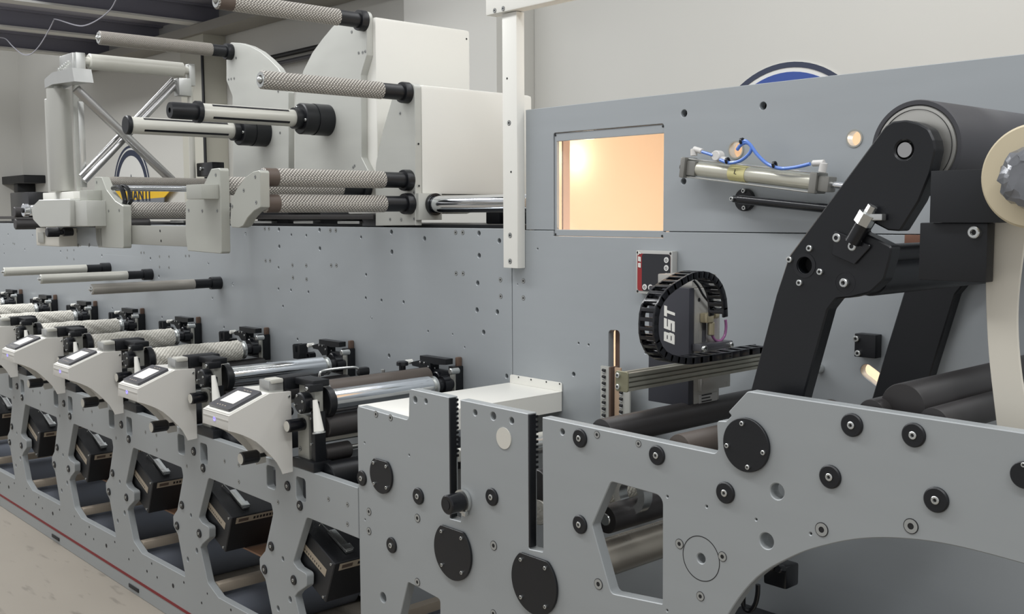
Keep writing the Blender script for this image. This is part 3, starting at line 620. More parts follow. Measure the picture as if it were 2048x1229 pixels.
def cover(x, y, ry, flat, angs, parent, nm='bearing_cover'):
    X, Z = q(YP, x, y); r = rz(YP, x, y, ry)
    pts = circ((X, Z), r, 64)
    if flat: pts = [(a, min(b, Z+r*.80)) if a > X-r else (a, b) for a, b in pts]
    c = plate(nm, pts, [], YP-.0075, .007, BLACK, parent, .0012)
    for a in angs: scr(c, 'cap', (X+.80*r*math.cos(math.radians(a)), YP-.0075, Z+.80*r*math.sin(math.radians(a))), .0048 if r > .04 else .004)
    return c
for (x, y, ry, fl_, an) in [(765, 950, 37, 1, (45, 135, 225, 315)), (908, 1103, 57, 1, (48, 132, 228, 312)), (1071, 1165, 64, 1, (48, 132, 228, 312)), (1495, 890, 54, 0, (100, 190, 280, 350)), (2051, 950, 27, 0, (90,))]: cover(x, y, ry, fl_, an, FP)
for (x, y, ry) in [(725, 957, 15), (838, 993, 16.5), (784.5, 1091, 15.5), (985, 994.5, 17.5), (1161, 877, 18.5), (1161, 1049.5, 18.5), (1315, 911, 19.5), (1452, 986, 21.5), (1661.5, 954, 23.5), (1705, 850.5, 23.5), (1828.5, 870.5, 24.5), (1873.5, 1000, 25.5)]:
    spx(FP, 'rcap', YP, x, y, rz(YP, x, y, ry))
for (x, y, ry) in [(752, 829, 6.5), (781, 836, 6.5), (835, 1037, 8.5), (835, 1165, 8), (738, 1024, 7.5), (738, 1063, 7.5), (987.5, 1092, 9.5), (987, 1228, 8), (1194, 870, 7.5), (1277, 888, 7), (1197, 1169, 11), (1359, 1088.5, 10), (1445, 1114, 10), (1401, 1193.5, 9.5), (1643.5, 1060, 14.5), (1822, 1053, 15.5)]:
    spx(FP, 'flush', YP-.0003, x, y, rz(YP, x, y, ry))
X, Z = q(YP, 1008, 877); MB().cyl((X, YP, Z), (X, YP-.002, Z), rz(YP, 1008, 877, 21.5), 40).build('white_button', CREAM, FP)
# toothed racks in the slots
def rack(xpx, y0, y1, yt, lab):
    t = thing('toothed_rack', lab, 'rack', (q(YP, xpx, y1)[0], YP, q(YP, xpx, y1)[1]), 'racks in the plate slots')
    X = q(YP, xpx, 900)[0]; z1 = q(YP, xpx, y0)[1]; z0 = q(YP, xpx, y1)[1]; zt_ = q(YP, xpx, yt)[1]
    MB().box((X+.0005, YP+.0005, z0), (X+.006, YP+.021, z1), .0005).build('rack_bar', BLACK, t)
    b = MB(); n = int((z1-zt_)/.0125)
    for k in range(n):
        z = z1-.004-.0125*k; b.box((X+.0005, YP+.0215, z-.0065), (X+.006, YP+.0295, z), .0008)
    b.build('teeth', BLACK, t); return t
rack(898, 797, 1035, 925, 'black toothed rack in the left slot of the front side plate')
rack(1056, 830, 1095, 950, 'black toothed rack in the right slot of the front side plate')
# knob at the left slot
kb = thing('adjusting_knob', 'round black adjusting knob with a steel collar at the foot of the left slot', 'knob', (*oy(YP, 905, 1010),))
X, Z = oy(1.64, 893, 1011).x, oy(1.64, 893, 1011).z
MB().lathe((X, 1.64, Z), (0, 1, 0), [(0, .013), (-.0, .022), (.003, .0255), (.045, .0255), (.048, .023), (.048, .01)], 40).build('knob_body', BLACKG, kb)
MB().cyl((X, 1.6405, Z), (X, 1.6385, Z), .013, 24).build('knob_recess', SOCK, kb)
MB().lathe((X, 1.688, Z), (0, 1, 0), [(0, .02), (0, .031), (.009, .031), (.0115, .028)], 36).build('steel_collar', STEEL, kb)
b = MB(); b.box((X+.005, 1.685, Z-.036), (X+.02, 1.697, Z-.022), .002); b.build('clamp_lever', STEEL, kb)
# white tray between the plates
t = thing('white_tray', 'white sheet metal tray bridging the front side plate and the back panel', 'tray', (-2.4, 2.0, 1.0))
tx0 = q(YP+TH, 716, 812)[0]; Qb = oy(YB-.003, 1124, 782); tx1 = Qb.x; tz = oy(YB, 1032, 767.5).z
yA, yB2 = YP+TH+.001, YB-.004
MB().box((tx0, yA, tz-.002), (tx1, yB2, tz), .0005).build('tray_top', WHITE, t)
zlow = oy(YB, 1124, 822).z
b = MB(); b.box((tx1-.002, yA, zlow), (tx1, yB2, tz-.002)); b.build('tray_side', WHITE, t)
b = MB(); b.box((tx0, yA, tz-.13), (tx0+.002, yB2, tz-.002)); b.build('tray_side', WHITE, t)
MB().box((tx0+.0021, yA, zlow), (tx1-.0021, yA+.002, tz-.0021)).build('tray_front', WHITE, t)
zf = oy(YB, 1034, 751).z
plate('tray_flange', rnd([(tx0+.004, tz), (tx1, tz), (tx1, zf), (tx0+.004, zf)], [0, 0, .008, .008]), [], YB-.004, .003, WHITE, t, .0004)
for p in [(1037, 755), (1062, 760), (1092.5, 764.5), (1119, 768.5)]: spx(t, 'hole', YB-.0045, *p, .003)
# ================================================================== FRONT FRAME OF THE PRINTING UNITS
zFT = q(YF, 640, 951)[1]
def sh(pts, k): return [(a+PITCH*k, b) for a, b in pts]
op2 = qs(YF, [(266, 896), (363, 936), (366, 953), (354.5, 1020), (346, 1033), (347, 1053), (355.5, 1070), (371, 1155), (284, 1108), (267, 1083), (254.7, 1021), (258, 1014), (268, 1003), (268, 984), (257, 977), (251.5, 968)])
op0 = sh(op2, 2)
opr = [.02, .012, .02, .01, .012, .012, .01, .006, .01, .02, .006, .008, .012, .012, .008, .008]
op0 = rnd(op0, opr, 5)
hs = []
for k in range(-0, 8): 
    hs.append(sh(op0, -k))
    for (a, b) in [((530, 938), (554, 973)), ((588.5, 958), (614, 1001))]:
        p0, p1 = q(YF, *a), q(YF, b[0], b[1]); c = q(YF, (a[0]+b[0])/2, (a[1]+b[1])/2); dx = .030; dz = .038
        hs.append(sh(rnd([(c[0]-dx, c[1]-dz), (c[0]+dx, c[1]-dz), (c[0]+dx, c[1]+dz), (c[0]-dx, c[1]+dz)], .012), -k))
    for (x, y, r) in [(565.5, 1118.6, .008), (580, 1200, .0105), (556, 1218, .0095)]: hs.append(sh(circ(q(YF, x, y), r, 14), -k))
xFR = xL-.002; xFL = xFR
# clip anything past the right end of the frame
def clipx(poly, xm): return [(min(a, xm), b) for a, b in poly]
UF = thing('unit_side_frame', 'long grey front side frame with cut-out openings for the motor boxes', 'frame', (-5.5, YF, 0))
xLL = -8.6
xcut = xFR-.02
hs2 = []
for hpoly in hs:
    mx_ = max(a for a, b in hpoly); mn_ = min(a for a, b in hpoly)
    if mn_ < xLL+.02 or mn_ > xcut: continue
    if mx_ > xcut: hpoly = clipx(hpoly, xFR-.0005); cut_open = hpoly; continue
    hs2.append(hpoly)
# first opening runs into the end of the frame: made as a notch
no = [p for p in op0]
mn = min(p[0] for p in op0)
# notch: boundary points of opening with x<xFR, ordered from the lower crossing to the upper crossing
def notch(poly, xm):
    n = len(poly); st = next(i for i in range(n) if poly[i][0] < xm and poly[i-1][0] >= xm); out = []
    def cross(p, r): t = (xm-p[0])/(r[0]-p[0]); return (xm, p[1]+t*(r[1]-p[1]))
    out.append(cross(poly[st-1], poly[st])); i = st
    while poly[i % n][0] < xm: out.append(poly[i % n]); i += 1
    out.append(cross(poly[(i-1) % n], poly[i % n])); return out
nt_ = notch(op0, xFR)
if nt_[0][1] > nt_[-1][1]: nt_ = nt_[::-1]
fo = [(xLL, 0), (xFR, 0)]+nt_+[(xFR, zFT), (xLL, zFT)]
plate('frame_plate', fo, hs2, YF, .028, GREYF, UF, .0018)
for k in range(8):
    for (x, y) in [(575.7, 972.6), (600.3, 1012), (543, 1093.5), (529.7, 1139.8), (588, 1161)]:
        a, b = q(YF, x, y); scr(UF, 'rcap', (a-PITCH*k, YF, b), .0165)
for (x, y) in [(657, 999), (695, 1010), (695, 1049), (556, 1005)]:
    for k in range(0, 5):
        a, b = q(YF, x, y); scr(UF, 'flush', (a-PITCH*k, YF-.0003, b), .007)
for k in range(1, 8):
    for (x, z, r) in [(-3.45, .055, .006), (-3.40, .10, .005), (-3.35, .055, .005), (-3.2, .06, .009), (-3.1, .10, .005), (-2.95, .06, .005), (-2.9, .11, .004)]:
        scr(UF, 'hole', (x-PITCH*(k-1), YF-.0003, z+.08), r)
zr = on(1, YF, 190, 1110).z
MB().box((xLL, YF-.0015, zr-.006), (xFR, YF-.0001, zr+.006)).build('red_stripe', mat('red_tape', (120, 14, 24), .5), UF)
for k in range(6):
    X = oy(YF, 268, 1168).x-.95*k; o = None
    MB().box((X-.05, YF-.004, .018), (X+.05, YF-.0001, .034), .001).build('foot_slot', SOCK, UF)
# cross rollers, bars and plates low between the frames
DR = mat('blue_grey_drum', (146, 152, 164), .45, .2, .04, 5)
CRB = mat('cream_bar', (170, 158, 142), .5)
zbar = oy(1.74, 430, 1161).z
def lowbits(k, lab):
    x = -3.06-PITCH*k
    o = MB().cyl((x+.11, YF+.03, zbar-.145), (x+.11, YB-.001, zbar-.145), .108, 40, .003).build('idle_drum', DR); tag(o, 'blue grey drum low behind the front frame opening, %s' % lab, 'drum', 'drums low in the printing units')
    o = MB().box((x+.16, YF+.03, zbar-.034), (x+.20, YB-.001, zbar), .002).build('tie_bar', CRB); tag(o, 'cream tie bar above the drum in the frame opening, %s' % lab, 'bar', 'tie bars in the printing units')
ORD = ['first from the right', 'second from the right', 'third from the right', 'fourth from the right', 'fifth from the right', 'sixth from the right', 'seventh from the right', 'farthest on the left']
for k in range(7): lowbits(k, ORD[k])
WOOD = mat('brown_board', (150, 116, 92), .5, 0, .15, 12, 0, 1, (12, 1, 1))
for k in range(5):
    x = -3.55-PITCH*k; o = MB().box((x-.02, YF+.12, .350), (x+.20, YF+.40, .357), .001).build('brown_board', WOOD); tag(o, 'brown board lying under the motor box, %s' % ORD[k], 'board', 'boards under the motor boxes')
# motor boxes
YM = YF+.035
def motorbox():
    c = qs(YM, [(408, 962), (397, 1038), (451, 1103), (462.5, 1040)])       # corners TL, BL, BR, TR on the front (second opening)
    c = [(a+PITCH, b) for a, b in c]
    TL, BL, BR, TR = [Vector(p) for p in c]
    ux = ((TR-TL)+(BR-BL)); ux.normalize(); uz = Vector((-ux.y, ux.x)); ctr = (TL+BL+BR+TR)/4
    w_ = ((TR-TL).length+(BR-BL).length)/2; h_ = ((TL-BL).length+(TR-BR).length)/2
    t = thing('motor_box', 'black', 'motor', (ctr.x, YM, ctr.y-h_/2), 'black motor boxes behind the front frame')
    def F(u, v): p = ctr+ux*u+uz*v; return (p.x, p.y)
    cs = rnd([F(-w_/2, -h_/2), F(w_/2, -h_/2), F(w_/2, h_/2), F(-w_/2, h_/2)], .004)
    plate('housing', cs, [], YM, .42, MBK, t, .003)
    for u, v in ((-.43, .42), (-.43, -.38), (.43, .42), (.43, -.42)): a, b = F(w_*u, h_*v); scr(t, 'cap', (a, YM, b), .0045)
    l = plate('front_label', [F(-w_*.36, h_*.02), F(w_*.36, h_*.02), F(w_*.36, h_*.2), F(-w_*.36, h_*.2)], [], YM-.0008, .0008, LBL, t, .0001)
    b = MB(); 
    for i in range(9):
        a0 = F(-w_*.22+w_*.055*i, h_*.08); b.box((a0[0], YM-.0012, a0[1]-.003), (a0[0]+.004, YM-.0008, a0[1]+.004))
    b.build('label_print', SOCK, l)
    # side label (on the face towards +ux) with print
    p0 = Vector(F(w_/2+.0004, h_*.47)); p1 = Vector(F(w_/2+.0004, h_*.30)); nn = Vector((ux.x, 0, ux.y))*.0006
    def quad(y0, y1, a, b_, mi): 
        vs = [Vector((a.x, y0, a.y)), Vector((a.x, y1, a.y)), Vector((b_.x, y1, b_.y)), Vector((b_.x, y0, b_.y))]; vs += [v+nn for v in vs]; return vs
    FC = [(0, 1, 2, 3), (4, 5, 6, 7), (0, 1, 5, 4), (1, 2, 6, 5), (2, 3, 7, 6), (3, 0, 4, 7)]
    sl_ = MB().add(quad(YM+.02, YM+.33, p0, p1, 0), FC).build('side_label', LBL, t, True)
    b = MB(); m0 = p0.lerp(p1, .3)+ux*.0007; m1 = p0.lerp(p1, .7)+ux*.0007
    for i in range(14): b.add(quad(YM+.09+.013*i, YM+.098+.013*i, m0, m1, 0), FC)
    b.build('label_print', SOCK, sl_, True)
    b = MB(); b.add(quad(YM+.03, YM+.07, p0.lerp(p1, .25)+ux*.0007, p0.lerp(p1, .75)+ux*.0007, 0), FC).build('label_logo', SANDB, sl_, True)
    # toggle latch on the top
    def T(u, v, y): p = ctr+ux*u+uz*v; return Vector((p.x, y, p.y))
    b = MB(); z0 = h_/2
    b.tube([T(-w_*.30, z0+.004, YM+.05), T(-w_*.30, z0+.012, YM+.055), T(-w_*.12, z0+.010, YM+.06), T(-w_*.12, z0+.010, YM+.085), T(-w_*.30, z0+.012, YM+.09), T(-w_*.30, z0+.004, YM+.095)], .0025, 8)
    rot = Matrix(((ux.x, 0, uz.x), (0, 1, 0), (ux.y, 0, uz.y))).to_4x4()
    c1 = T(w_*.12, z0+.007, YM+.072); b.box(c1-Vector((w_*.25, .014, .005)), c1+Vector((w_*.25, .014, .005)), .002, rot=rot)
    c1 = T(w_*.30, z0+.013, YM+.072); b.box(c1-Vector((.014, .017, .004)), c1+Vector((.014, .017, .004)), .002, rot=rot)
    b.build('toggle_latch', STEEL, t)
    return t
MBK = mat('black_crackle_housing', (30, 31, 34), .45, .05, .1, 12, .25, 400); LBL = mat('label_stock', (168, 156, 138), .5)
mb0 = motorbox(); mb0['label'] = 'black motor box with latch in the frame opening, first from the right'
# ================================================================== PRINTING UNITS
def unit_console():
    xS = oy(1.693, 586, 945).x; yBk = 1.693
    def Y_(x, y): p = on(0, xS, x, y); return (p.y, p.z)
    px = lambda a, b: (400+a/5.5875, 740+b/5.5875)
    side = [Y_(*px(*p)) for p in [(320, 520), (780, 265), (1040, 240), (1040, 1140), (925, 1160), (905, 1120), (860, 1040), (800, 970), (700, 870), (630, 810), (560, 770), (480, 735), (400, 708), (320, 688)]]
    f0 = oy(side[0][0], *px(30, 440)); xw = xS-f0.x
    f0b = oy(side[0][0], *px(45, 597))
    t = thing('control_console', 'white', 'control console', (xS-xw/2, yBk, side[4][1]), 'white control consoles of the printing units')
    yb_, z2 = side[2]; yb_ = yBk
    side = [(min(a, yBk), b) for a, b in side]; side[2] = (yBk, side[2][1]); side[3] = (yBk, side[3][1]); side[4] = (side[4][0], side[3][1]-.002)
    bz = list(side)
    plateX('side_shell', bz, [], xS-.003, .003, CONS, t, .0006)
    inner = [(y, z) for y, z in bz]
    plateX('side_shell', inner, [], xS-xw, .003, CONS, t, .0006)
    y0, z0 = side[0]; y1, z1 = side[1]; y2, z2 = side[2]; zl = side[-1][1]
    b = MB(); b.box((xS-xw+.003, y0, zl), (xS-.003, y0+.003, z0), .0008); b.build('front_face', CONS, t)
    top = [(y0, z0), (y1, z1), (y2, z2), (y2, z2-.003), (y1+.001, z1-.003), (y0, z0-.003)]
    b = MB(); b.prism(top, xS-xw+.003, xS-.003, 'x'); b.build('top_shell', CONS, t, angle=20)
    # bottom curved skin under the curve
    cur = side[5:]; skin = [(y, z) for y, z in cur]+[(y+.001, z+.003) for y, z in cur[::-1]]
    b = MB(); n_ = len(cur)
    for i in range(n_-1):
        (ya, za), (yb3, zb3) = cur[i], cur[i+1]; 
        b.prism([(ya, za+.03), (yb3, zb3+.03), (yb3, zb3+.033), (ya, za+.033)], xS-xw+.003, xS-.003, 'x')
    b.build('lower_skin', CONS, t)
    # tablet on the slope
    d = Vector((0, y1-y0, z1-z0)); L = d.length; d.normalize(); n = Vector((0, -d.z, d.y)); ex = Vector((1, 0, 0))
    M = Matrix((ex, d, n)).transposed().to_4x4(); c = Vector((xS-xw/2, y0, z0))+d*(L*.50)
    M.translation = c
    def pan(w_, h_, off, th, r, nm, mt, par, cy=0, cx=0):
        pts = rnd([(cx-w_/2, cy-h_/2), (cx+w_/2, cy-h_/2), (cx+w_/2, cy+h_/2), (cx-w_/2, cy+h_/2)], r)
        b = MB(); b.prism([(a, b_) for a, b_ in pts], off, off+th, 'z'); b.v = [tuple(M @ Vector(v)) for v in b.v]; return b.build(nm, mt, par)
    pan(xw*.92, L*.93, 0, .003, .008, 'panel_gasket', WHITE, t)
    bz_ = pan(xw*.80, L*.80, .003, .009, .006, 'tablet', BEZ, t)
    pan(xw*.50, L*.44, .012, .0006, .002, 'screen', SCRN, bz_, cy=L*.02)
    b = MB()
    for i in range(4): b.box((-.03+.017*i, -L*.33, .012), (-.024+.017*i, -L*.305, .0125))
    for i in range(3): b.box((-.022+.02*i, L*.30, .012), (-.01+.02*i, L*.315, .0125))
    b.v = [tuple(M @ Vector(v)) for v in b.v]; b.build('tablet_icons', LBL, bz_)
    # LED
    l = oy(y0, *px(162, 548)); MB().cyl((l.x, y0, l.z), (l.x, y0-.0015, l.z), .0072, 20).build('status_led', LED, t)
    MB().cyl((l.x, y0-.0015, l.z+.002), (l.x, y0-.002, l.z+.002), .0018, 12).build('led_symbol', SOCK, t)
    Q = on(0, xS, *px(992, 298)); scr(t, 'cap', (xS, Q.y, Q.z), .0042, face='+x')
    return t, xS, xw, (y1, z1, y2, z2)
BEZ = mat('dark_bezel', (72, 72, 76), .3); LED = mat('violet_led', (150, 140, 255), .3, emit=1.2)
def scrmat():
    m = mat('screen_glow', (226, 224, 216), .3, emit=.18); return m
SCRN = scrmat()
con, XS, XW, cz = unit_console()
UNIT = [(con, 'white control console with tablet', True)]
def U(o, lab): UNIT.append((o, lab, False)); return o
# clamp block on the console top
pxc = lambda a, b: (400+a/5.5875, 740+b/5.5875)
y1c, z1c, y2c, z2c = cz
A = oy(y1c+.03, *pxc(705, 130)); Bq = oy(y1c+.03, *pxc(800, 260))
t = con
xa_ = XS-.075; ycb = on(0, XS-.012, 567, 780).y
MB().box((xa_, y1c+.004, z2c-.004), (XS-.012, ycb, z2c+.040), .003).build('clamp_block', ALU, t)
MB().box((xa_+.02, y1c+.010, z2c+.030), (XS-.006, ycb-.002, z2c+.045), .005).build('block_lip', SHAFT, t)
# pressure handwheels: two black knobs with pale faces
def knob(par, yk, X, Z, r, L, rod):
    g = MB().lathe((X, yk, Z), (0, 1, 0), [(0, r*.84), (.003, r), (L*.9, r), (L, r*.75), (L, r*.3)], 32).build('adjusting_handle', BLACKG, par)
    MB().cyl((X, yk-.001, Z), (X, yk+.002, Z), r*.82, 28).build('pale_end', CREAM, g)
    MB().cyl((X, yk+L*.9, Z), (X, rod, Z), r*.32, 16).build('spindle', BLACK, g)
P = oy(1.561, 481, 918.5); knob(con, 1.561, P.x, P.z, .0213, .063, 1.693)
# bearing stand at the front: upright, foot, motor disc
t = thing('bearing_stand', 'x', 'bearing stand', (XS+.03, 1.73, zFT), 'front bearing stands')
pz = lambda a, b: (540+a/4.391, 700+b/4.391)
YQ = 1.715
A = oy(YQ, *pz(240, 560)); Bq = oy(YQ, *pz(345, 990)); MB().box((A.x, YQ, Bq.z), (Bq.x, YQ+.03, A.z), .002).build('stand_plate', STEELG, t)
spx(t, 'flush', YQ-.0005, *pz(265, 868), .008)
A = oy(YQ-.01, *pz(345, 545)); Bq = oy(YQ-.01, *pz(388, 1010)); MB().box((A.x, YQ-.005, Bq.z), (Bq.x, YQ+.035, A.z), .002).build('black_upright', BLACK, t)
for p in [(360, 605), (365, 830)]: spx(t, 'cap', YQ-.005, *pz(*p), .004)
A = oy(1.70, *pz(200, 968)); Bq = oy(1.70, *pz(345, 1065)); MB().box((A.x, 1.698, zFT+.0005), (Bq.x+.03, YQ+.05, zFT+.032), .004).build('foot_block', BLACK, t)
A = oy(YQ-.005, *pz(300, 300)); Bq = oy(YQ-.005, *pz(385, 560)); MB().box((oy(YQ, *pz(255, 345)).x, YQ, Bq.z), (Bq.x, YQ+.03, A.z), .003).build('bearing_housing', STEELG, t)
c = oy(YQ-.03, *pz(268, 470)); b = MB(); b.lathe((c.x, YQ-.035, c.z), (0, 1, 0), [(0, .03), (.004, .034), (.03, .034), (.035, .03)], 32); b.box((c.x, YQ-.02, c.z-.012), (c.x+.07, YQ-.002, c.z+.012), .004); b.build('motor_disc', BLACK, t)
for k in range(4):
    a = math.radians(20+90*k); scr(t, 'cap', (c.x+.025*math.cos(a), YQ-.036, c.z+.025*math.sin(a)), .004)
c = oy(YQ-.02, *pz(355, 340)); b = MB(); b.box((c.x-.02, YQ-.03, c.z-.012), (c.x+.012, YQ+.02, c.z+.012), .004); b.box((c.x-.11, YQ-.01, c.z+.0), (c.x+.0, YQ+.05, c.z+.022), .004); b.build('latch_arm', BLACK, t)
scr(t, 'cap', (c.x, YQ-.031, c.z), .006)
BS = t; P = oy(1.655, 573.5, 853.5); knob(BS, 1.655, P.x, P.z, .0205, .066, 1.735)
U(t, 'front bearing stand beside the console')
# black clamp arm behind the console top
t = MB(); c = oy(1.72, *pz(170, 285)); t.box((XS-.07, ycb+.001, z2c+.003), (XS-.010, 1.80, z2c+.046), .008); t.box((XS-.01, 1.74, z2c-.01), (XS+.055, 1.79, z2c+.022), .006)
t.build('clamp_arm', BLACK, BS)
# white tapered lever
c = oy(1.70, *pz(395, 440)); c2_ = oy(1.70, *pz(430, 715)); t = BS
MB().cyl(c, c2_, .0075, 20, 0, r1=.0165).build('release_lever', WHITE, t)
MB().lathe(c2_, (c2_-c), [(0, .016), (.003, .021), (.007, .021)], 24).build('lever_flange', STEEL, t)
# print cylinder: ring, barrel, stubs
Pc = oy(1.79, 661, 803)
RC = .0385
def cyl_unit(mt, nm, r, cat, lab, y0, y1):
    t = thing(nm, lab, cat, (Pc.x, 1.8, Pc.z-r), 'print cylinders')
    MB().lathe((Pc.x, y0, Pc.z), (0, 1, 0), [(0, r*.9), (.003, r), (y1-y0-.003, r), (y1-y0, r*.9)], 48).build('barrel', mt, t)
    MB().lathe((Pc.x, y0-.03, Pc.z), (0, 1, 0), [(0, .047), (.003, .050), (.024, .050), (.028, .046)], 40).build('bearing_ring', BLACK, t)
    b = MB(); b.lathe((Pc.x, y1, Pc.z), (0, 1, 0), [(0, r*.8), (.012, r*.8), (.012, r*.95), (.022, r*.95), (.024, r*.6)], 32); b.build('end_journal', STEEL, t); MB().lathe((Pc.x, y1+.024, Pc.z), (0, 1, 0), [(0, .024), (.03, .024), (.03, .031), (.06, .031), (.06, .018), (YB-.055-y1-.024, .018)], 28).build('bearing_stub', BLACKG, t)
    c = oy(1.74, *pz(400, 335)); MB().box((Pc.x-.03, y0-.045, Pc.z+.035), (Pc.x+.0, y0+.005, Pc.z+.054), .008).build('ring_clamp', STEEL, t)
    return t
YC0 = 1.79; YC1 = on(0, Pc.x, 857, 768).y
# drawer unit: brown roller, dark rollers, rod, cream beam, drip pan
b = MB(); Pb = oy(1.80, 640, 772); xb_ = Pb.x-.035
br = on(0, Pc.x-.085, 800, 752)
o = MB().cyl((Pc.x-.075, 1.80, Pc.z+.022), (Pc.x-.075, 2.24, Pc.z+.022), .034, 36, .003).build('inking_roller', BRNR); tag(o, 'x', 'roller', 'inking rollers'); U(o, 'brown rubber roller left of the print cylinder')
o = MB().cyl((Pc.x+.006, 1.76, Pc.z-.078), (Pc.x+.006, 2.30, Pc.z-.078), .036, 36, .003).build('impression_roller', RUB); tag(o, 'x', 'roller', 'impression rollers'); U(o, 'dark roller directly under the print cylinder')
A = oy(1.76, 645, 849); o = MB().cyl((A.x, 1.745, A.z), (A.x, 2.335, A.z), .0062, 16).build('guide_rod', CHROME); tag(o, 'x', 'rod', 'guide rods'); U(o, 'thin chrome guide rod under the print cylinder')
A = oy(1.75, 632, 862); Bq = oy(1.75, 632, 885); o = MB().box((A.x-.01, 1.75, Bq.z), (A.x+.012, 2.335, A.z), .002).build('cross_beam', CREAM); tag(o, 'x', 'beam', 'cream cross beams'); U(o, 'cream cross beam under the guide rod')
A = oy(1.76, 645, 908); t = thing('doctor_cylinder', 'x', 'cylinder', (A.x, 1.76, A.z), 'short black cylinders under the units')
MB().cyl((A.x, 1.76, A.z), (A.x, 1.86, A.z), .028, 28, .003).build('cylinder_body', RUB, t); MB().cyl((A.x+.0, 1.86, A.z+.006), (A.x, 2.02, A.z+.006), .008, 14).build('piston_rod', STEEL, t); MB().cyl((A.x, 2.02, A.z+.006), (A.x, 2.05, A.z+.006), .017, 20, .003).build('rod_head', BLACKG, t); U(t, 'short black cylinder with steel rod')
A = oy(1.76, 665, 945); o = MB().cyl((A.x, 1.735, A.z-.02), (A.x, 2.335, A.z-.02), .055, 36, .003).build('impression_drum', BLACK); tag(o, 'x', 'drum', 'black impression drums'); U(o, 'black impression drum between the frames')
o = MB().box((A.x-.25, 1.80, zFT-.03), (A.x-.06, 2.33, zFT-.012), .003).build('ink_pan', BLACK); tag(o, 'x', 'pan', 'ink pans'); U(o, 'black flat ink pan left of the impression drum')
# black top tray with carrying handle and cap knob between units
t = thing('ink_chamber', 'x', 'ink chamber', (Pc.x-.15, 2.0, Pc.z+.02), 'black ink chambers')
xi = Pc.x-.135
MB().box((xi-.02, 1.80, Pc.z-.0), (xi+.02, 2.28, Pc.z+.044), .006).build('chamber_body', BLACK, t)
b = MB(); zc_ = Pc.z+.044; b.tube(smooth([(xi, 1.84, zc_), (xi, 1.835, zc_+.022), (xi, 1.855, zc_+.034), (xi, 1.95, zc_+.034), (xi, 1.985, zc_+.028), (xi, 1.995, zc_+.004)], 5), .0045, 10); b.build('carrying_handle', STEEL, t)
b = MB(); b.box((xi-.012, 1.985, zc_), (xi+.012, 2.03, zc_+.03), .01); b.build('handle_foot', BLACK, t)
MB().lathe((xi+.005, 2.17, zc_-.002), (0, 0, 1), [(0, .012), (.02, .012), (.022, .021), (.034, .021), (.037, .016)], 24).build('cap_knob', BLACKG, t)
MB().lathe((xi, 2.09, zc_), (0, 0, 1), [(0, .007), (.012, .007), (.014, .004)], 16).build('pin', STEEL, t)
U(t, 'black ink chamber with a bent handle and cap knob')
# rear bearing assembly on the back panel
t = thing('rear_bearing', 'x', 'bearing assembly', (-2.9, 2.3, .95), 'rear bearing assemblies on the side panel')
pr_ = lambda a, b: (780+a/11.175, 690+b/11.175)
YR = 2.30
def bx(nm, mt, a, b, y0, y1, bev=.003, r=None):
    A = oy(y0, *pr_(*a)); Bq = oy(y0, *pr_(*b)); return MB().box((A.x, y0, A.z), (Bq.x, y1, Bq.z), bev).build(nm, mt, t)
bx('mount_plate', BLACK, (860, 520), (1335, 1150), YR-.01, YR+.012)
bx('edge_plate', STEELG, (1338, 560), (1440, 1250), YR-.012, YR-.005, .001)
bx('side_post', BLACK, (1300, 480), (1425, 1230), YR-.004, YB-.001)
b = MB(); b.prism(qs(YR, [pr_(*p) for p in [(765, 230), (1345, 315), (1345, 440), (1075, 430), (1040, 410), (765, 330)]]), YR-.02, YR+.012); b.build('top_bar', BLACK, t)
b = MB(); b.prism(qs(YR-.02, [pr_(*p) for p in [(470, 385), (650, 350), (900, 400), (900, 620), (760, 650), (640, 500), (500, 470)]]), YR-.02, YR+.02); b.build('pawl', BLACK, t)
A = oy(YR-.02, *pr_(400, 385)); MB().cyl((A.x, YR-.03, A.z), (A.x, YR, A.z), .009, 16, .002).build('ball_pin', WHITE, t); MB().cyl((A.x, YR-.012, A.z), (A.x+.04, YR-.012, A.z), .005, 12).build('pin_stem', STEEL, t)
A = oy(YR-.03, *pr_(1440, 590)); MB().cyl((A.x-.0, YR-.05, A.z), (A.x, YR-.012, A.z), .011, 18, .002).build('steel_pin', STEEL, t)
A = oy(YR-.01, *pr_(450, 640)); MB().ring((A.x, YR-.03, A.z), (0, 1, 0), .03, .016, .009, 24).build('hook_ring', BLACKG, t)
A = oy(YR, *pr_(1430, 400)); MB().box((A.x-.02, YR+.02, A.z-.02), (A.x-.004, YB-.001, A.z+.016), .005).build('copper_guard', mat('copper_guard', (104, 84, 72), .5, .2, .2, 30), t)
for p in [(1000, 530), (860, 500), (680, 395), (770, 405), (1175, 830), (1260, 875)]: spx(t, 'cap', YR-.001 if p[0] > 900 else YR-.021, *pr_(*p), .004)
A = oy(YR-.03, *pr_(1010, 740)); MB().cyl((A.x, YR-.03, A.z), (A.x, YR, A.z), .022, 24, .003).build('bearing_seat', BLACKG, t)
U(t, 'black rear bearing assembly on the back panel')
# small hook beside each rear assembly
b = MB(); c = Vector((-3.45+PITCH, 0, 0)); hx = oy(YB-.03, 597, 702)
b.prism(rnd([(hx.x-.028, hx.z-.035), (hx.x+.012, hx.z-.035), (hx.x+.026, hx.z-.01), (hx.x+.026, hx.z+.03), (hx.x+.012, hx.z+.032), (hx.x+.008, hx.z-.004), (hx.x-.006, hx.z-.01), (hx.x-.014, hx.z+.02), (hx.x-.02, hx.z+.03), (hx.x-.032, hx.z+.022)], .004), YB-.04, YB)
o = b.build('parking_hook', BLACK); tag(o, 'x', 'hook', 'parking hooks on the side panel'); o.location.x += 0; U(o, 'black parking hook on the back panel')
HOOK = o
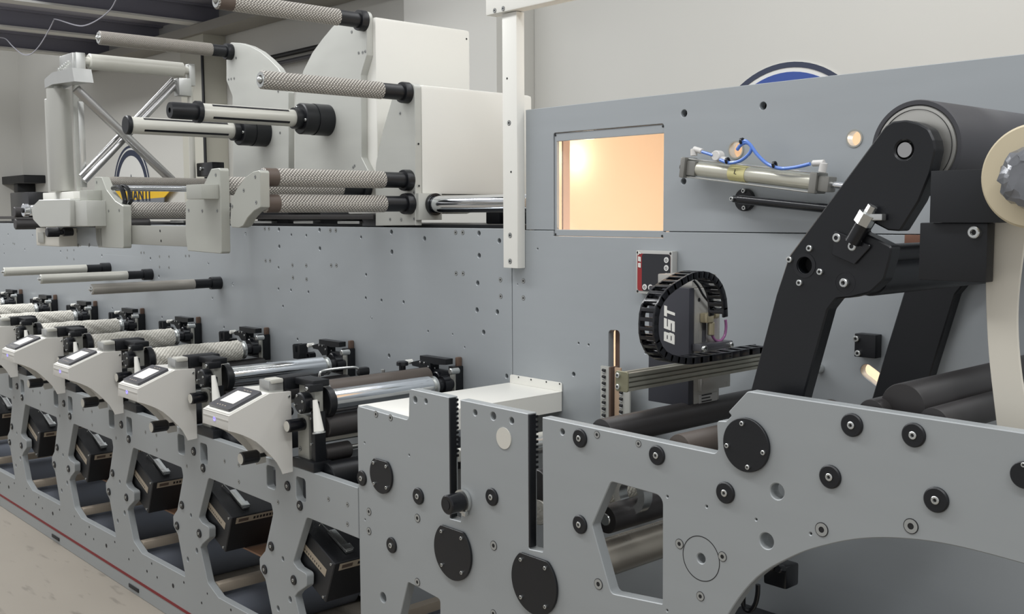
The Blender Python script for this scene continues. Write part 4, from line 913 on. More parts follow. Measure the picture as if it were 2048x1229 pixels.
# place all repeats
SUF = ['on the rightmost unit']+['on the unit %s from the right' % w for w in ('second', 'third', 'fourth', 'fifth', 'sixth', 'seventh', 'eighth')]
def n_rep(o): return 1 if o.name.startswith(('ink_', 'inking')) else 2
for o, lab, _ in UNIT:
    o['label'] = lab+' '+SUF[0] if n_rep(o) > 1 else lab
    rear = o.name.startswith(('rear_bearing', 'parking_hook'))
    n = 1 if o.name.startswith(('ink_', 'inking')) else 8 if rear else (6 if o.name.startswith(('control', 'clamp', 'adjusting', 'bearing_stand', 'release')) else 6)
    for k in range(1, n):
        if o is HOOK and k == 7: continue
        copy_tree(o, (-PITCH*k, 0, 0), lab+' '+SUF[k])
for k in range(1, 7): copy_tree(mb0, (-PITCH*k, 0, 0), 'black motor box with latch in the frame opening, '+ORD[k])
cA = cyl_unit(CHROME, 'print_cylinder', RC, 'print cylinder', 'polished chrome print cylinder '+SUF[0], YC0, YC1)
copy_tree(cA, (-PITCH, 0, 0), 'polished chrome print cylinder '+SUF[1])
def wrapped(t):
    bar = [c for c in t.children if c.name.startswith('barrel')][0]; me = bar.data; b = MB(); r = RC*1.10; y0, y1 = YC0, YC1; nr = 70
    b.lathe((Pc.x, y0, Pc.z), (0, 1, 0), [(0, r*.8)]+[(.002+(y1-y0-.004)*i/nr, r) for i in range(nr+1)]+[(y1-y0, r*.8)], 48)
    for i, v in enumerate(b.v):
        V = Vector(v); d = Vector((V.x-Pc.x, 0, V.z-Pc.z)); a = math.atan2(d.z, d.x); y = V.y-y0
        ph = a*6+y*75; amp = .0032*abs(math.sin(ph/2))+.0022*math.sin(y*31+a*2)*math.sin(a*3+y*17)+random.uniform(-.0009, .0009)
        b.v[i] = tuple(V+d.normalized()*amp)
    o = b.build('barrel', WRAP, t, angle=60); bpy.data.objects.remove(bar)
cW = cyl_unit(WRAP, 'wrapped_cylinder', RC*1.12, 'print cylinder', 'print cylinder in white bubble wrap '+SUF[2], YC0, YC1)
wrapped(cW); cW.location.x -= 2*PITCH
for k in range(3, 8): copy_tree(cW, (-PITCH*(k-2), 0, 0), 'print cylinder in white bubble wrap '+SUF[k])
# ================================================================== INSPECTION CAMERA
# louvred duct plate behind the slot
def pq(a, b): return (1200+a/6.024, 660+b/6.024)
YS = YB-.05
t = thing('toothed_guide', 'steel guide plate with two columns of louvre teeth beside the camera rail', 'guide', (oy(YS, 1230, 835).x, YS, .95))
A = oy(YS, *pq(10, 440)); Bq = oy(YS, *pq(120, 1060)); z1 = oy(YS, *pq(60, 440)).z; z0 = z1-.40
xa, xb, xc2, xd = oy(YS, 1201, 800).x, oy(YS, 1219, 800).x, oy(YS, 1239, 800).x, oy(YS, 1259, 800).x
MB().box((xa, YS, z0), (xb, YS+.006, z1), .001).build('tooth_plate', VROL, t); MB().box((xc2, YS, z0), (xd, YS+.006, z1-.03), .001).build('tooth_plate', VROL, t)
MB().box((oy(YS, 1227, 800).x, YS+.004, z0), (xc2, YS+.01, z1), .001).build('tan_backing', mat('tan_backing', (176, 150, 126), .5), t)
MB().box((xb, YS-.004, z0), (xb+.008, YS+.035, z1), .001).build('edge_strip', mat('brown_edge', (88, 70, 60), .5), t)
b = MB()
for k in range(18):
    z = z1-.012-.0195*k
    for x, sgn in ((xa, 1), (xc2, 1)):
        b.cyl((x+(.009 if x == xa else .002), YS-.001, z), (x+(.021 if x == xa else .013), YS-.001, z-.001), .0042, 10)
b.build('louvre_teeth', SOCK, t)
b = MB()
for k in range(18):
    z = z1-.019-.0195*k
    for x in (xa, xc2): b.cyl((x+(.009 if x == xa else .002), YS-.002, z), (x+(.020 if x == xa else .013), YS-.002, z-.001), .0022, 8)
b.build('louvre_lips', STEEL, t)
# aluminium rail
XRL = -1.546
Rf0 = on(0, XRL, 1258, 746); Rf1 = on(0, XRL, 1258, 784)
y0 = 1.75; zr1 = oy(y0, 1258, 748).z; zr0 = oy(y0, 1258, 784).z; xlf = oy(y0, 1236, 765).x
t = thing('camera_rail', 'aluminium profile rail carrying the inspection camera', 'rail', (XRL, y0, zr0), None)
prof = []
H = zr1-zr0; W = XRL-xlf
prof = [(xlf, zr0), (XRL, zr0)]
for f in (.22, .50, .76): prof += [(XRL, zr0+H*(f-.05)), (XRL-.006, zr0+H*(f-.03)), (XRL-.006, zr0+H*(f+.03)), (XRL, zr0+H*(f+.05))]
prof += [(XRL, zr1), (XRL-.012, zr1), (XRL-.014, zr1-.005), (XRL-.02, zr1-.005), (XRL-.022, zr1), (xlf, zr1)]
MB().prism(prof, y0, YB-.001).build('profile', mat('olive_aluminium', (150, 149, 138), .35, .55, .05, 20), t, angle=20)
ep = plate('end_plate', rnd([(xlf-.004, zr0-.002), (XRL+.001, zr0-.002), (XRL+.001, zr1+.004), (xlf-.004, zr1+.004)], .006), [], y0-.005, .005, mat('olive_plate', (128, 126, 104), .45, .3), t, .001)
for dz in (.22, .86): scr(t, 'cap', (xlf+.006, y0-.005, zr0+H*dz), .006)
# camera box
yb0 = 2.03; xb1 = oy(yb0, 1378, 700).x; xb0_ = oy(yb0, 1297, 700).x; yb1 = on(0, xb1, 1449, 700).y
ztp = oy(yb0, 1378, 585).z; zbt = oy(yb0, 1378, 824).z
t = thing('inspection_camera', 'black and silver inspection camera box lettered BST on the aluminium rail', 'camera', (xb1-.06, yb0, zbt))
ztp2 = oy(yb0, 1378, 577).z
MB().box((xb0_, yb0, zbt+.01), (xb1-.001, yb0+.02, ztp2), .002).build('black_cover', mat('charcoal_cover', (52, 53, 60), .5, 0, .03, 10), t)
sv = mat('satin_aluminium', (186, 184, 178), .3, .55, .05, 10, 0, 1, (1, 8, 1))
MB().box((xb0_+.002, yb0+.021, zbt+.012), (xb1, yb1-.02, ztp2-.002), .003).build('camera_body', sv, t)
MB().box((xb0_+.01, yb0+.022, ztp2-.0015), (xb1-.01, yb1-.025, ztp2+.03), .003).build('top_block', sv, t)
Q0 = on(0, xb1, 1395, 760); Q1 = on(0, xb1, 1450, 810)
zm = on(0, xb1, 1410, 785).z
MB().box((xb1-.001, yb0+.035, on(0, xb1, 1400, 782).z), (xb1+.012, yb1+.01, on(0, xb1, 1400, 752).z), .002).build('clamp_plate', sv, t)
lb = MB().box((xb1+.0001, yb0+.04, on(0, xb1, 1400, 818).z), (xb1+.0015, yb1-.03, on(0, xb1, 1400, 790).z)).build('type_label', mat('type_label', (178, 178, 176), .4), t)
b = MB(); zl0 = on(0, xb1, 1400, 812).z
for i in range(4): b.box((xb1+.0016, yb0+.05, zl0+.008*i), (xb1+.002, yb0+.085+.006*(i % 2), zl0+.003+.008*i))
b.build('label_print', SOCK, lb)
# lettering BST upward on the black face
pA = oy(yb0, 1349.5, 690); pT = oy(yb0, 1349.5, 618); hb = pT.z-pA.z; pw = pA.x-oy(yb0, 1328, 690).x
block_letters(t, 'BST', Vector((pA.x, yb0-.0001, pA.z)), Vector((0, 0, 1)), Vector((-1, 0, 0)), Vector((0, -1, 0)), pw, hb*.29, hb*.06, .27, WHITE, .22)
# connector, purple tube, cables on the silver side
CN = mat('brass_nickel', (178, 168, 140), .3, .6)
Q = on(0, xb1, 1408, 635); b = MB(); b.box((xb1+.001, Q.y-.018, Q.z-.012), (xb1+.022, Q.y+.012, Q.z+.012), .003); b.cyl((xb1+.013, Q.y+.012, Q.z-.012), (xb1+.013, Q.y+.012, Q.z-.045), .009, 16, .002); b.cyl((xb1+.012, Q.y+.02, Q.z+.004), (xb1+.012, Q.y+.035, Q.z+.004), .009, 16); b.build('connector', CN, t)
PUR = mat('purple_hose', (150, 96, 140), .35)
pts = [on(0, xb1+.013, *p) for p in [(1421, 655), (1423, 668), (1430, 680), (1440, 682), (1449, 672), (1452, 655), (1451, 640)]]
MB().tube(smooth(pts, 5), .0035, 10).build('purple_hose', PUR, t)
pts = [on(0, xb1+.012, *p) for p in [(1386, 560), (1396, 572), (1406, 590), (1418, 605), (1430, 617), (1443, 618), (1449, 608)]]
MB().tube(smooth(pts, 5), .003, 8).build('cable', BLACKG, t)
pts = [on(0, xb1+.02, *p) for p in [(1420, 615), (1432, 625), (1446, 620), (1450, 605), (1446, 590)]]
MB().tube(smooth(pts, 5), .003, 8).build('cable', BLACKG, t)
b = MB()
for p in [(1424, 590), (1432, 594), (1424, 600), (1434, 604)]:
    Q = on(0, xb1, *p); b.cyl((xb1, Q.y, Q.z), (xb1+.004, Q.y, Q.z), .004, 12)
b.build('socket_pins', STEEL, t)
Q = on(0, xb1, 1398, 600); scr(t, 'hole', (xb1+.0005, Q.y, Q.z), .005, face='+x')
MB().box((xb1+.0005, on(0, xb1, 1404, 640).y, on(0, xb1, 1404, 684).z), (xb1+.002, on(0, xb1, 1411, 640).y, on(0, xb1, 1404, 632).z)).build('dark_strip', BEZ, t)
b = MB(); Q0 = on(0, xb1+.01, 1390, 697); Q1 = on(0, xb1+.01, 1453, 688); b.box((xb1+.001, Q0.y, Q0.z-.008), (xb1+.03, Q1.y, Q0.z+.010), .003); b.build('mount_bar', BEZ, t)
for yy in (Q0.y+.008, Q1.y-.012): scr(t, 'cap', (xb1+.03, yy, Q0.z), .008, face='+x')
# cable chain: arc in a plane of constant X, made of links
XCh = -1.50
loop = [(1535, 699), (1500, 704), (1460, 711), (1420, 717), (1385, 722), (1356, 720), (1330, 710), (1314, 684), (1311, 650), (1316, 614), (1335, 585), (1362, 565), (1385, 553), (1406, 550), (1425, 556), (1440, 574), (1448, 600), (1450, 632)]
cp = [(v[0]-.02, v[1], v[2]) for v in smooth([on(0, XCh+.02, *p) for p in loop], 2)]
t = thing('cable_chain', 'black plastic cable chain looped over the inspection camera', 'cable chain', (XCh, 1.9, zr1))
for i in range(len(cp)-1):
    a, b2 = Vector(cp[i]), Vector(cp[i+1]); d = (b2-a); L = d.length; d.normalize(); n = Vector((1, 0, 0)).cross(d).normalized()
    rot = Matrix((Vector((1, 0, 0)), d, n)).transposed().to_4x4(); mid = (a+b2)/2; hL = L*.70; b = MB()
    for sx in (-.020, .020): b.box(mid-Vector((.003, hL, .0085))+Vector((sx, 0, 0)), mid+Vector((.003, hL, .0085))+Vector((sx, 0, 0)), .002, rot=None)
    b.v = [tuple(mid+rot.to_3x3() @ (Vector(v)-mid)) for v in b.v]
    b2m = MB(); 
    for sz in (-.0068, .0068): b2m.box(mid+Vector((-.019, -L*.22, sz-.0018)), mid+Vector((.019, L*.22, sz+.0018)), .001)
    b2m.v = [tuple(mid+rot.to_3x3() @ (Vector(v)-mid)) for v in b2m.v]
    o_ = len(b.v); b.v += b2m.v; b.f += [tuple(x+o_ for x in f) for f in b2m.f]; b.m += b2m.m; b.uv += b2m.uv
    b.build('chain_link', BLACKG, t)
# control panel
Yc = YB-.024; A = oy(Yc, 1272, 501); Bq = oy(Yc, 1344, 592)
t = thing('operator_panel', 'grey framed operator panel with red edge and round white buttons on the back panel', 'control panel', (A.x, Yc, Bq.z))
MB().box((A.x, Yc, A.z), (Bq.x, YB-.001, Bq.z), .002).build('case', mat('panel_case', (190, 190, 186), .4, .2), t)
W_, H_ = Bq.x-A.x, A.z-Bq.z
def R_(u0, v0, u1, v1, rr_=.004): return rnd([(A.x+W_*u0, A.z-H_*v1), (A.x+W_*u1, A.z-H_*v1), (A.x+W_*u1, A.z-H_*v0), (A.x+W_*u0, A.z-H_*v0)], rr_)
plate('red_edge', R_(.05, .07, .95, .93, .008), [], Yc-.0015, .0015, mat('red_panel', (150, 40, 42), .4), t, .0002)
fc = plate('black_face', R_(.18, .07, .95, .93, .008), [], Yc-.0022, .0018, mat('black_face', (38, 39, 44), .35), t, .0002)
b = MB(); BTN = [(.86, .20), (.86, .38), (.86, .56), (.86, .73), (.27, .84), (.43, .84), (.60, .84)]
for u, v in BTN:
    x, z = A.x+W_*u, A.z-H_*v; bb = MB(); bb.cyl((x, Yc-.0022, z), (x, Yc-.0042, z), W_*.062, 24, .0004); o = bb.build('button', WP, t)
    MB().ring((x, Yc-.0043, z), (0, -1, 0), .0003, W_*.03, W_*.018, 16).build('button_symbol', BEZ, o)
block_letters(t, 'BST', Vector((A.x+W_*.155, Yc-.0024, A.z-H_*.40)), Vector((0, 0, 1)), Vector((-1, 0, 0)), Vector((0, -1, 0)), W_*.075, W_*.10, W_*.03, .28, WHITE, .2)
for u, v in ((.05, .05), (.95, .05), (.05, .95), (.95, .95)): scr(t, 'hole', (A.x+W_*u, Yc-.0005, A.z-H_*v), .0035)
# ================================================================== ROLLERS OF THE RIGHT SECTION
def yroller(label, pf, Yf, Yb_, r, mt, name='web_roller', grp='dark rollers of the right section', bore=True):
    P = oy(Yf, *pf); t = thing(name, label, 'roller', (P.x, Yf, P.z-r), grp)
    MB().lathe((P.x, Yf, P.z), (0, 1, 0), [(0, r*.78), (0, r*.97), (.003, r), (Yb_-Yf, r)], 44).build('roller_barrel', mt, t)
    if bore: MB().lathe((P.x, Yf+.001, P.z), (0, -1, 0), [(0, r*.78), (.001, r*.7), (-.004, r*.5), (.004, r*.4), (.004, r*.2)], 32).build('bearing_face', STEEL, t)
    return t
YI = YP+TH+.004
yroller('dark roller with steel bearing under the camera rail, upper left one', (1203, 867), YI, YB-.003, .033, RUB)
yroller('dark roller with steel bearing behind the plate notch', (1358, 898), YI, YB-.003, .031, BRNR)
yroller('dark roller seen at the top of the pentagon window', (1211, 1040), 1.79, YB-.003, .034, RUB)
yroller('dark roller above the right end of the plate, left of two', (1742, 828), YI, YB-.003, .026, RUB)
yroller('dark roller above the right end of the plate, right of two', (1866, 847), YI, YB-.003, .027, RUB)
yroller('dark large roller above the right end of the plate, partly behind the cream band', (1805, 815), YI+.03, YB-.003, .043, RUB, bore=False)
P = oy(1.745, 1184, 1124); o = MB().cyl((P.x, 1.745, P.z), (P.x, YB-.003, P.z), .043, 48, .002).build('steel_drum', mat('warm_steel', (206, 198, 184), .28, .6, .05, 10)); tag(o, 'bright steel drum in the middle of the pentagon window', 'drum')
P = oy(1.80, 1242, 1000); t = MB(); t.ring((P.x-.03, 1.86, P.z-.005), (0, 1, 0), .03, .05, .03, 36); o = t.build('bearing_ring', STEEL); tag(o, 'steel bearing ring at the top corner of the pentagon window', 'ring')
P = oy(1.745, 1195, 1156); o = MB().box((P.x-.03, 1.745, P.z-.009), (P.x, YB-.003, P.z+.009), .002).build('tie_bar', STEELG); tag(o, 'grey tie bar low in the pentagon window', 'bar')
for k, (x, y, r, lab) in enumerate([(930, 915, .02, 'pale roller end seen through the left slot'), (1075, 900, .022, 'steel roller seen high through the right slot'), (1090, 975, .04, 'dark roller seen through the right slot'), (1092, 1030, .034, 'wrapped white roller seen low through the right slot')]):
    P = oy(1.84, x, y); o = MB().cyl((P.x-.03, 1.84, P.z), (P.x-.03, YB-.003, P.z), r, 32, .002).build('web_roller', [SHAFT, STEEL, RUB, WRAP][k]); tag(o, lab, 'roller')
# inside floor plate / pedestal behind the arch
o = MB().box((oy(2.0, 1350, 1229).x, 2.02, .02), (.3, 2.30, oy(2.02, 1600, 1250).z-.12), .004).build('base_cabinet', BLACK); tag(o, 'dark base cabinet low under the arch of the front plate', 'cabinet')
# cable plug and black hose under the arch
t = thing('cable_plug', 'black plug with hanging hose under the arch of the front plate', 'plug', oy(1.9, 1553, 1170))
P = oy(1.9, 1550, 1148); MB().box((P.x-.03, 1.9, P.z-.03), (P.x+.028, 1.95, P.z+.02), .006).build('plug_body', BLACKG, t)
b = MB(); 
for k in range(3): b.cyl((P.x-.02+.02*k, 1.9, P.z+.015), (P.x-.02+.02*k, 1.88, P.z+.02), .009, 12, .002)
b.build('plug_nuts', BLACKG, t)
pts = [oy(1.9, *p) for p in [(1516, 1170), (1515, 1190), (1510, 1210), (1500, 1222), (1488, 1215), (1487, 1190), (1492, 1165)]]
MB().tube(smooth(pts, 5), .0055, 10).build('hose', BLACKG, t)
# ================================================================== BLACK REWIND ARM
YA = 1.775; TA_ = .035
arm = [(1812, 240), (1838, 247), (1858, 258), (1868, 280), (1871, 300), (1860, 348), (1838, 402), (1800, 463), (1775, 461), (1752, 449), (1737, 440), (1722, 464), (1745, 474), (1784, 494), (1779, 520), (1768, 560), (1740, 586), (1700, 596), (1672, 598), (1655, 620), (1608, 790), (1565, 960), (1455, 960), (1500, 785), (1552, 590), (1577, 513), (1770, 252), (1785, 243)]
AR = thing('rewinder', 'black pivoting rewind arm pair carrying the large rubber covered roller', 'machine arm', (q(YA, 1550, 850)[0], YA, q(YA, 1550, 850)[1]))
ah = [circ(q(YA, 1609, 531), rz(YA, 1609, 531, 17), 32), circ(q(YA, 1808, 300), rz(YA, 1808, 300, 19), 32)]
plate('front_arm', rnd(qs(YA, arm), [.03, .02, .02, .01, .02, .03, .03, .008, .008, .008, .004, .004, .004, .008, .02, .02, .03, .02, .01, .02, .02, 0, 0, 0, .01, .03, .02, .01], 5), ah, YA, TA_, BLACK, AR, .003)
MB().ring((q(YA, 1609, 531)[0], YA-.001, q(YA, 1609, 531)[1]), (0, 1, 0), .02, rz(YA, 1609, 531, 25), rz(YA, 1609, 531, 17.5), 36).build('bore_bush', BLACKG, AR)
Xr, Zr = q(YA, 1808, 300); MB().lathe((Xr, YA+.002, Zr), (0, 1, 0), [(0, .0), (0, .0135), (.12, .0135)], 28).build('axle_pin', STUBE, AR)
for p in [(1620, 497), (1580, 519.5), (1641, 544), (1600, 566), (1676, 476), (1707, 493), (1690, 566)]: spx(AR, 'cap', YA, *p, .0062 if p[0] < 1650 else .0085)
MB().ring((q(YA, 1690, 566)[0], YA-.0004, q(YA, 1690, 566)[1]), (0, 1, 0), .002, .021, .0195, 40).build('pivot_ring', BLACKG, AR)
# swivel block on the arm
sw = plate('swivel_block', rnd(qs(YA-.02, [(1660, 462), (1735, 492), (1700, 530), (1655, 510)]), .004), [], YA-.006, .008, BLACKG, AR, .001)
b = MB(); A = oy(YA-.01, 1706, 485); Bq = oy(YA-.01, 1732, 440); b.cyl((A.x, YA-.012, A.z), (Bq.x, YA-.012, Bq.z), .0145, 24); b.build('clamp_stem', BLACKG, AR)
b = MB(); A = oy(YA-.02, 1728, 437); dd = Vector((Bq.x-oy(YA-.01, 1706, 485).x, 0, Bq.z-oy(YA-.01, 1706, 485).z)).normalized()
b.lathe((A.x, YA-.02, A.z)-Vector((0, 0, 0)) if False else Vector((A.x, YA-.014, A.z))-dd*.012, dd, [(0, .017), (.022, .017)], 6); b.lathe(Vector((A.x, YA-.014, A.z))+dd*.01, dd, [(0, .009), (.016, .009)], 6); b.box((A.x, YA-.02, A.z-.004), (A.x+.035, YA-.004, A.z+.008), .002)
b.build('hex_nut', STEEL, AR)
# lower lobe behind (second plate)
lobe = qs(YA+TA_+.001, [(1700, 470), (1780, 490), (1786, 500), (1772, 560), (1745, 590), (1700, 594), (1680, 560)])
plate('inner_lobe', rnd(lobe, .01), [], YA+TA_+.001, .03, BLACK, AR, .003)
# rear arm: same outline pushed back, lower part
yb_arm = 2.335
ra = [(a, b) for a, b in qs(YA, arm)]
plate('rear_arm', rnd([(a, b) for a, b in ra], .01, 3), [], yb_arm-.03, .035, BLACK, AR, .003)
# cross tubes
def xtube(p, r, nm, mt=BLACK):
    A = oy(YA, *p); MB().cyl((A.x, YA+TA_+.001, A.z), (A.x, yb_arm-.031, A.z), r, 32).build(nm, mt, AR)
MB().cyl((q(YA, 1609, 531)[0], YA+.03, q(YA, 1609, 531)[1]), (q(YA, 1609, 531)[0], YA+TA_-.001, q(YA, 1609, 531)[1]), rz(YA, 1609, 531, 18), 24).build('bore_bottom', SOCK, AR)
xtube((1720, 556), .036, 'cross_tube'); xtube((1727, 512), .020, 'cross_tube')
# large roller
Xb, Zb = Xr+.012, Zr+.002; RB = rz(YA, 1828, 297, 97)
Bc = q(YA+.05, 1832, 296)
t = thing('rewind_roller', 'large black rubber covered roller with an aluminium end disc on the rewind arm', 'roller', (Bc[0], YA+.06, Bc[1]-.09))
RBk = rz(YA+.05, 1832, 296, 96)
MB().lathe((Bc[0], YA+TA_+.012, Bc[1]), (0, 1, 0), [(.004, RBk*.88), (0, RBk*.90), (0, RBk*.985), (.003, RBk), (.46, RBk)], 80).build('rubber_cover', mat('grey_black_rubber', (66, 66, 70), .5, 0, .05, 10), t)
MB().lathe((Bc[0], YA+TA_+.011, Bc[1]), (0, 1, 0), [(0, .03), (0, RBk*.86), (.004, RBk*.885), (.03, RBk*.885)], 80).build('end_disc', mat('turned_aluminium', (205, 204, 198), .3, .75, .08, 6), t)
MB().ring((Bc[0], YA+TA_+.0095, Bc[1]), (0, 1, 0), .003, RBk*.80, RBk*.79, 80).build('disc_groove', SOCK, t)
# black boxes right of the arm; the upper one is an added stand-in
A = oy(YA-.01, 1862, 342); Bq = oy(YA-.01, 1998, 446)
t = thing('black_blocks', 'black rectangular stand-in block right of the rewind arm', 'cover', (A.x, YA, Bq.z))
MB().box((A.x, YA-.01, A.z), (Bq.x, YA+.028, Bq.z), .001).build('stand_in_block', mat('black_cover', (17, 20, 25), .5), t)
A2 = oy(YA+.0, 1840, 446); B2 = oy(YA+.0, 1971, 566)
MB().box((A2.x, YA+.0, A2.z+.0), (B2.x, YA+.03, B2.z), .002).build('lower_cover', BLACK, t)
spx(t, 'cap', YA, 1951, 465, .0105)
# peg block and copper strip on the back panel
A = oy(YB-.04, 1705, 668); Bq = oy(YB-.04, 1746, 719)
o = MB().box((A.x, YB-.03, A.z), (Bq.x, YB-.0005, Bq.z), .002).build('stop_block', BLACK); tag(o, 'small black stop block with two screws on the back panel between the arms', 'block')
for p in [(1713.5, 678), (1717, 707)]: spx(o, 'cap', YB-.03, *p, .0075)
A = oy(YB-.02, 1807, 470); Bq = oy(YB-.02, 1842, 493); o = MB().box((A.x, YB-.015, A.z), (Bq.x, YB-.0005, Bq.z), .001).build('copper_plate', mat('copper', (128, 92, 76), .4, .5, .3, 40)); tag(o, 'small copper coloured plate on the back panel behind the rewind arm', 'plate')
A = oy(YB-.03, 1628, 740); o = MB().cyl((A.x, YB-.05, A.z), (A.x, YB-.0005, A.z), .012, 18, .002).build('sensor_barrel', STEEL); tag(o, 'small steel sensor on the back panel right of the front arm foot', 'sensor')
# ================================================================== PAPER REEL AT THE RIGHT EDGE
KR = mat('kraft_cream', (200, 188, 160), .6, 0, .04, 8)
YK = YA-.06
c = q(YK, 2066, 352); rK = rz(YK, 2066, 352, 118)
t = thing('paper_reel', 'cream paper reel end with clear wrapped core at the right picture edge', 'reel', (c[0], YK, c[1]-rK))
sc = []
rx = abs(q(YK, 1998, 352)[0]-c[0])
MB().lathe((c[0], YK, c[1]), (0, 1, 0), [(0, .02), (0, rK*.86), (.004, rK*.9), (.04, rK*.9)], 72).build('reel_side', KR, t)
WR = mat('crumpled_film', (120, 122, 126), .18, .25, .35, 25, 1.0, 30)
b = MB(); cc = q(YK-.03, 2055, 355); N_ = 28; rings = [(0, .026), (.004, .036), (.012, .045), (.024, .048), (.034, .040), (.04, .034)]
b.lathe((cc[0], YK-.04, cc[1]), (0, 1, 0), rings, N_)
for i, v in enumerate(b.v): b.v[i] = (v[0]+random.uniform(-.004, .004), v[1]+random.uniform(-.003, .003), v[2]+random.uniform(-.004, .004))
b.build('film_wrapped_core', WR, t, angle=10)
# cream web band below the reel
band = [(1971, 440), (1971, 560), (1973, 640), (1979, 730), (1994, 858), (2080, 880), (2052, 800), (2040, 730), (2035, 660), (2036, 600), (2042, 540), (2052, 470), (2060, 430)]
YW_ = YA+.035
wp = smooth([(*q(YW_, *p), 0) for p in band[:5]], 4); wq = smooth([(*q(YW_, *p), 0) for p in band[5:]], 4)
o = plate('paper_web', [(a, b) for a, b, _ in wp]+[(a, b) for a, b, _ in wq], [], YW_, .006, mat('web_paper', (208, 203, 190), .55, 0, .02, 6)); tag(o, 'cream curved paper band hanging from the reel down behind the front plate', 'paper web')
# ================================================================== PNEUMATIC CYLINDER
YY = YB-.045
t = thing('pneumatic_cylinder', 'aluminium pneumatic cylinder with blue air hoses on the upper back panel', 'pneumatic cylinder', oy(YY, 1500, 350))
A = oy(YY, 1372, 335); Bq = oy(YY, 1668, 370)
d = (Bq-A).normalized(); n = Vector((-d.z, 0, d.x)); L = (Bq-A).length
def C3(u, v, dy=0): return A+d*(L*u)+n*v+Vector((0, dy, 0))
SC = mat('satin_cylinder', (200, 198, 184), .32, .4, .04, 8); GC = mat('grey_cast', (140, 139, 134), .4, .5, .08, 20)
MB().cyl(C3(.10, 0), C3(.88, 0), .0195, 32).build('barrel', SC, t)
rot = Matrix((d, Vector((0, 1, 0)), n)).transposed().to_4x4()
for u0, u1, h_ in ((.0, .035, .028), (.035, .10, .020), (.88, .925, .026), (.925, .99, .019)):
    mid = C3((u0+u1)/2, 0); hl_ = L*(u1-u0)/2; b = MB(); b.box(mid-Vector((hl_, h_, h_)), mid+Vector((hl_, h_, h_)), .004, rot=rot); b.build('end_head', GC, t)
for v in (.024, -.024):
    MB().cyl(C3(.01, v, -.012), C3(.92, v, -.012), .0028, 10).build('tie_rod', STEEL, t)
MB().cyl(C3(-.035, 0), C3(.0, 0), .012, 18, .003).build('pivot_eye', BLACK, t); MB().cyl(C3(.99, 0), C3(1.06, 0), .008, 16).build('piston_rod', CHROME, t)
HO = mat('blue_air_hose', (92, 132, 214), .25, coat=.3); FT = mat('white_fitting', (214, 212, 208), .35)
def pY(x, y, dy=-.02): return oy(YY+dy, x, y)
def fit(pts, r): 
    b = MB()
    for i in range(len(pts)-1): b.cyl(pts[i], pts[i+1], r*(1.2 if i % 2 == 0 else 1), 14, .001)
    return b.build('hose_fitting', FT, t)
fit([pY(1388, 312), pY(1388, 298), pY(1404, 303)], .0075); fit([pY(1425, 310), pY(1440, 318), pY(1458, 322)], .008); fit([pY(1644, 345), pY(1648, 326), pY(1626, 327)], .008)
b = MB(); P = pY(1436, 312); b.cyl(P-Vector((0, .012, 0)), P+Vector((0, .012, 0)), .014, 14, .002); b.build('flow_regulator', FT, t)
for pts, r in (([(1404, 304), (1414, 307), (1426, 311)], .004), ([(1440, 320), (1458, 326), (1480, 322), (1498, 308), (1503, 294), (1494, 286), (1482, 290), (1474, 300)], .0045), ([(1620, 328), (1590, 335), (1560, 337), (1535, 328), (1515, 310), (1502, 292), (1490, 282), (1480, 292)], .0045)):
    MB().tube(smooth([pY(*p, -.03) for p in pts], 6), r, 10).build('air_hose', HO, t)
for p in [(1484, 283), (1549, 330), (1455, 322)]:
    P = pY(*p, -.03); MB().ring(P-Vector((.003, 0, 0)), (1, 0, .1), .006, .009, .005, 14).build('cable_tie', BLACKG, t)
tp = MB(); vs = []
for u in (.335, .45):
    for a in range(-3, 7):
        an = PI/2+a*.34; vs.append(C3(u+.01*math.sin(a), math.sin(an)*.0206, -abs(math.cos(an))*.0206*(1 if a > -9 else -1) if a > 0 else math.cos(an)*.0206*(-1)))
cnt = 10; tp.add(vs, [(i, i+1, cnt+i+1, cnt+i) for i in range(cnt-1)])
b = MB(); b.ring(C3(.335, 0), d, L*.115, .0208, .0197, 28); tpo = b.build('masking_tape', mat('masking_tape', (214, 206, 148), .6, 0, .05, 30), t)
P = C3(.392, .004, -.021); text(tpo, 'L', .018, Matrix.Translation(P) @ FACEY @ Matrix.Rotation(-.3, 4, 'Z'), SOCK)
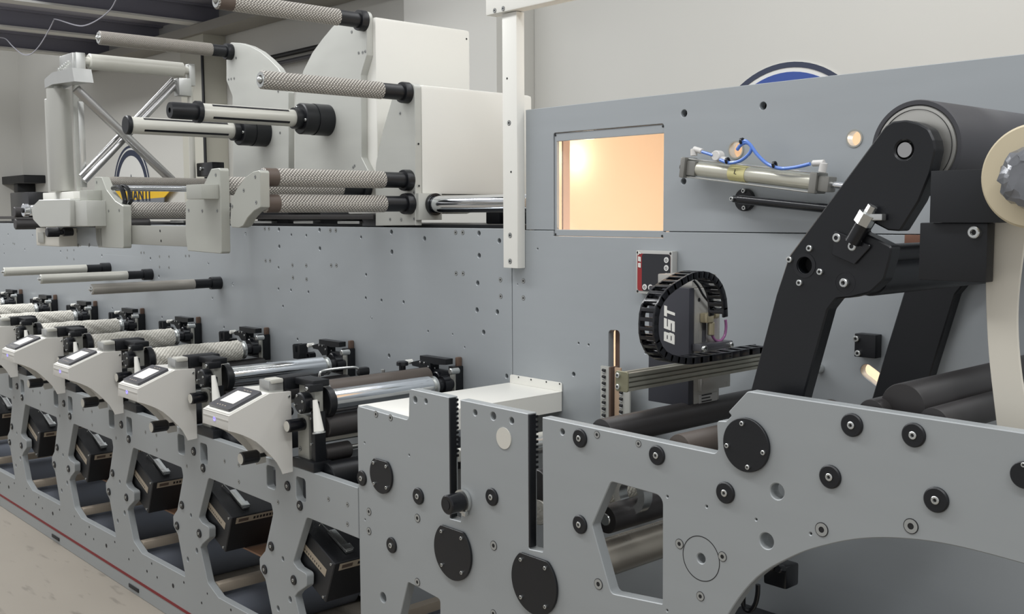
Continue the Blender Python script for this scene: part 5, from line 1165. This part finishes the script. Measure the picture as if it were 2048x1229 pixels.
# black strut under it
t = thing('gas_strut', 'black strut with a round flange on the back panel below the pneumatic cylinder', 'strut', oy(YY, 1490, 398))
P = oy(YB, 1493, 400); MB().cyl((P.x, YB-.014, P.z), (P.x, YB-.0005, P.z), .030, 40, .002).build('round_flange', BLACK, t)
for p in [(1488, 382), (1489, 416)]: spx(t, 'cap', YB-.014, *p, .006)
A = oy(YY, 1478, 399); Bq = oy(YY, 1680, 420); MB().cyl(A, Bq, .0115, 24).build('strut_tube', BLACKG, t); MB().cyl(oy(YY, 1466, 398), A, .009, 16, .002).build('strut_eye', BLACK, t); scr(t, 'cap', tuple(oy(YY-.012, 1464, 398)), .006)

# ================================================================== SMALL THINGS AT FAR LEFT
pts = [oy(1.72, *p) for p in [(226, 377), (236, 374), (244, 380), (248, 392), (250, 404), (246, 410)]]
t = MB(); t.tube(smooth(pts, 5), .010, 8); t.tube([Vector(p)+Vector((.012, .02, .004)) for p in smooth(pts, 5)], .008, 8)
o = t.build('cable_bundle', BLACKG); tag(o, 'short black cable bundle curling behind the notched end plate', 'cable')
t = thing('wall_shelf', 'black shelf with a bracket on the wall at the far left edge', 'shelf', oy(4.9, 20, 380))
A = oy(4.9, -40, 358); Bq = oy(4.9, 48, 366); MB().box((A.x, 4.9, A.z), (Bq.x, 5.195, Bq.z), .01).build('board', BLACK, t)
A = oy(4.95, 27, 366); Bq = oy(4.95, 36, 385); MB().box((A.x, 4.95, A.z), (Bq.x, 5.195, Bq.z), .01).build('bracket', BLACK, t)
A = oy(2.6, 20, 386); Bq = oy(2.6, 58, 418); o = MB().box((A.x, 2.6, ztL+.013), (Bq.x, 2.75, A.z), .006).build('junction_box', BLACKG); tag(o, 'black junction box on top of the side panel at the far left', 'box')

A = oy(5.14, 530, 118); Bq = oy(5.14, 660, 139)
for k, dz in enumerate((0, -.07)):
    o = MB().cyl((A.x, 5.14, A.z+dz), (Bq.x, 5.14, A.z+dz), .022, 14).build('wall_pipe', [BLACK, BEZ][k]); tag(o, ['upper dark pipe along the back wall between the curved winding plates', 'lower grey pipe along the back wall between the curved winding plates'][k], 'pipe')
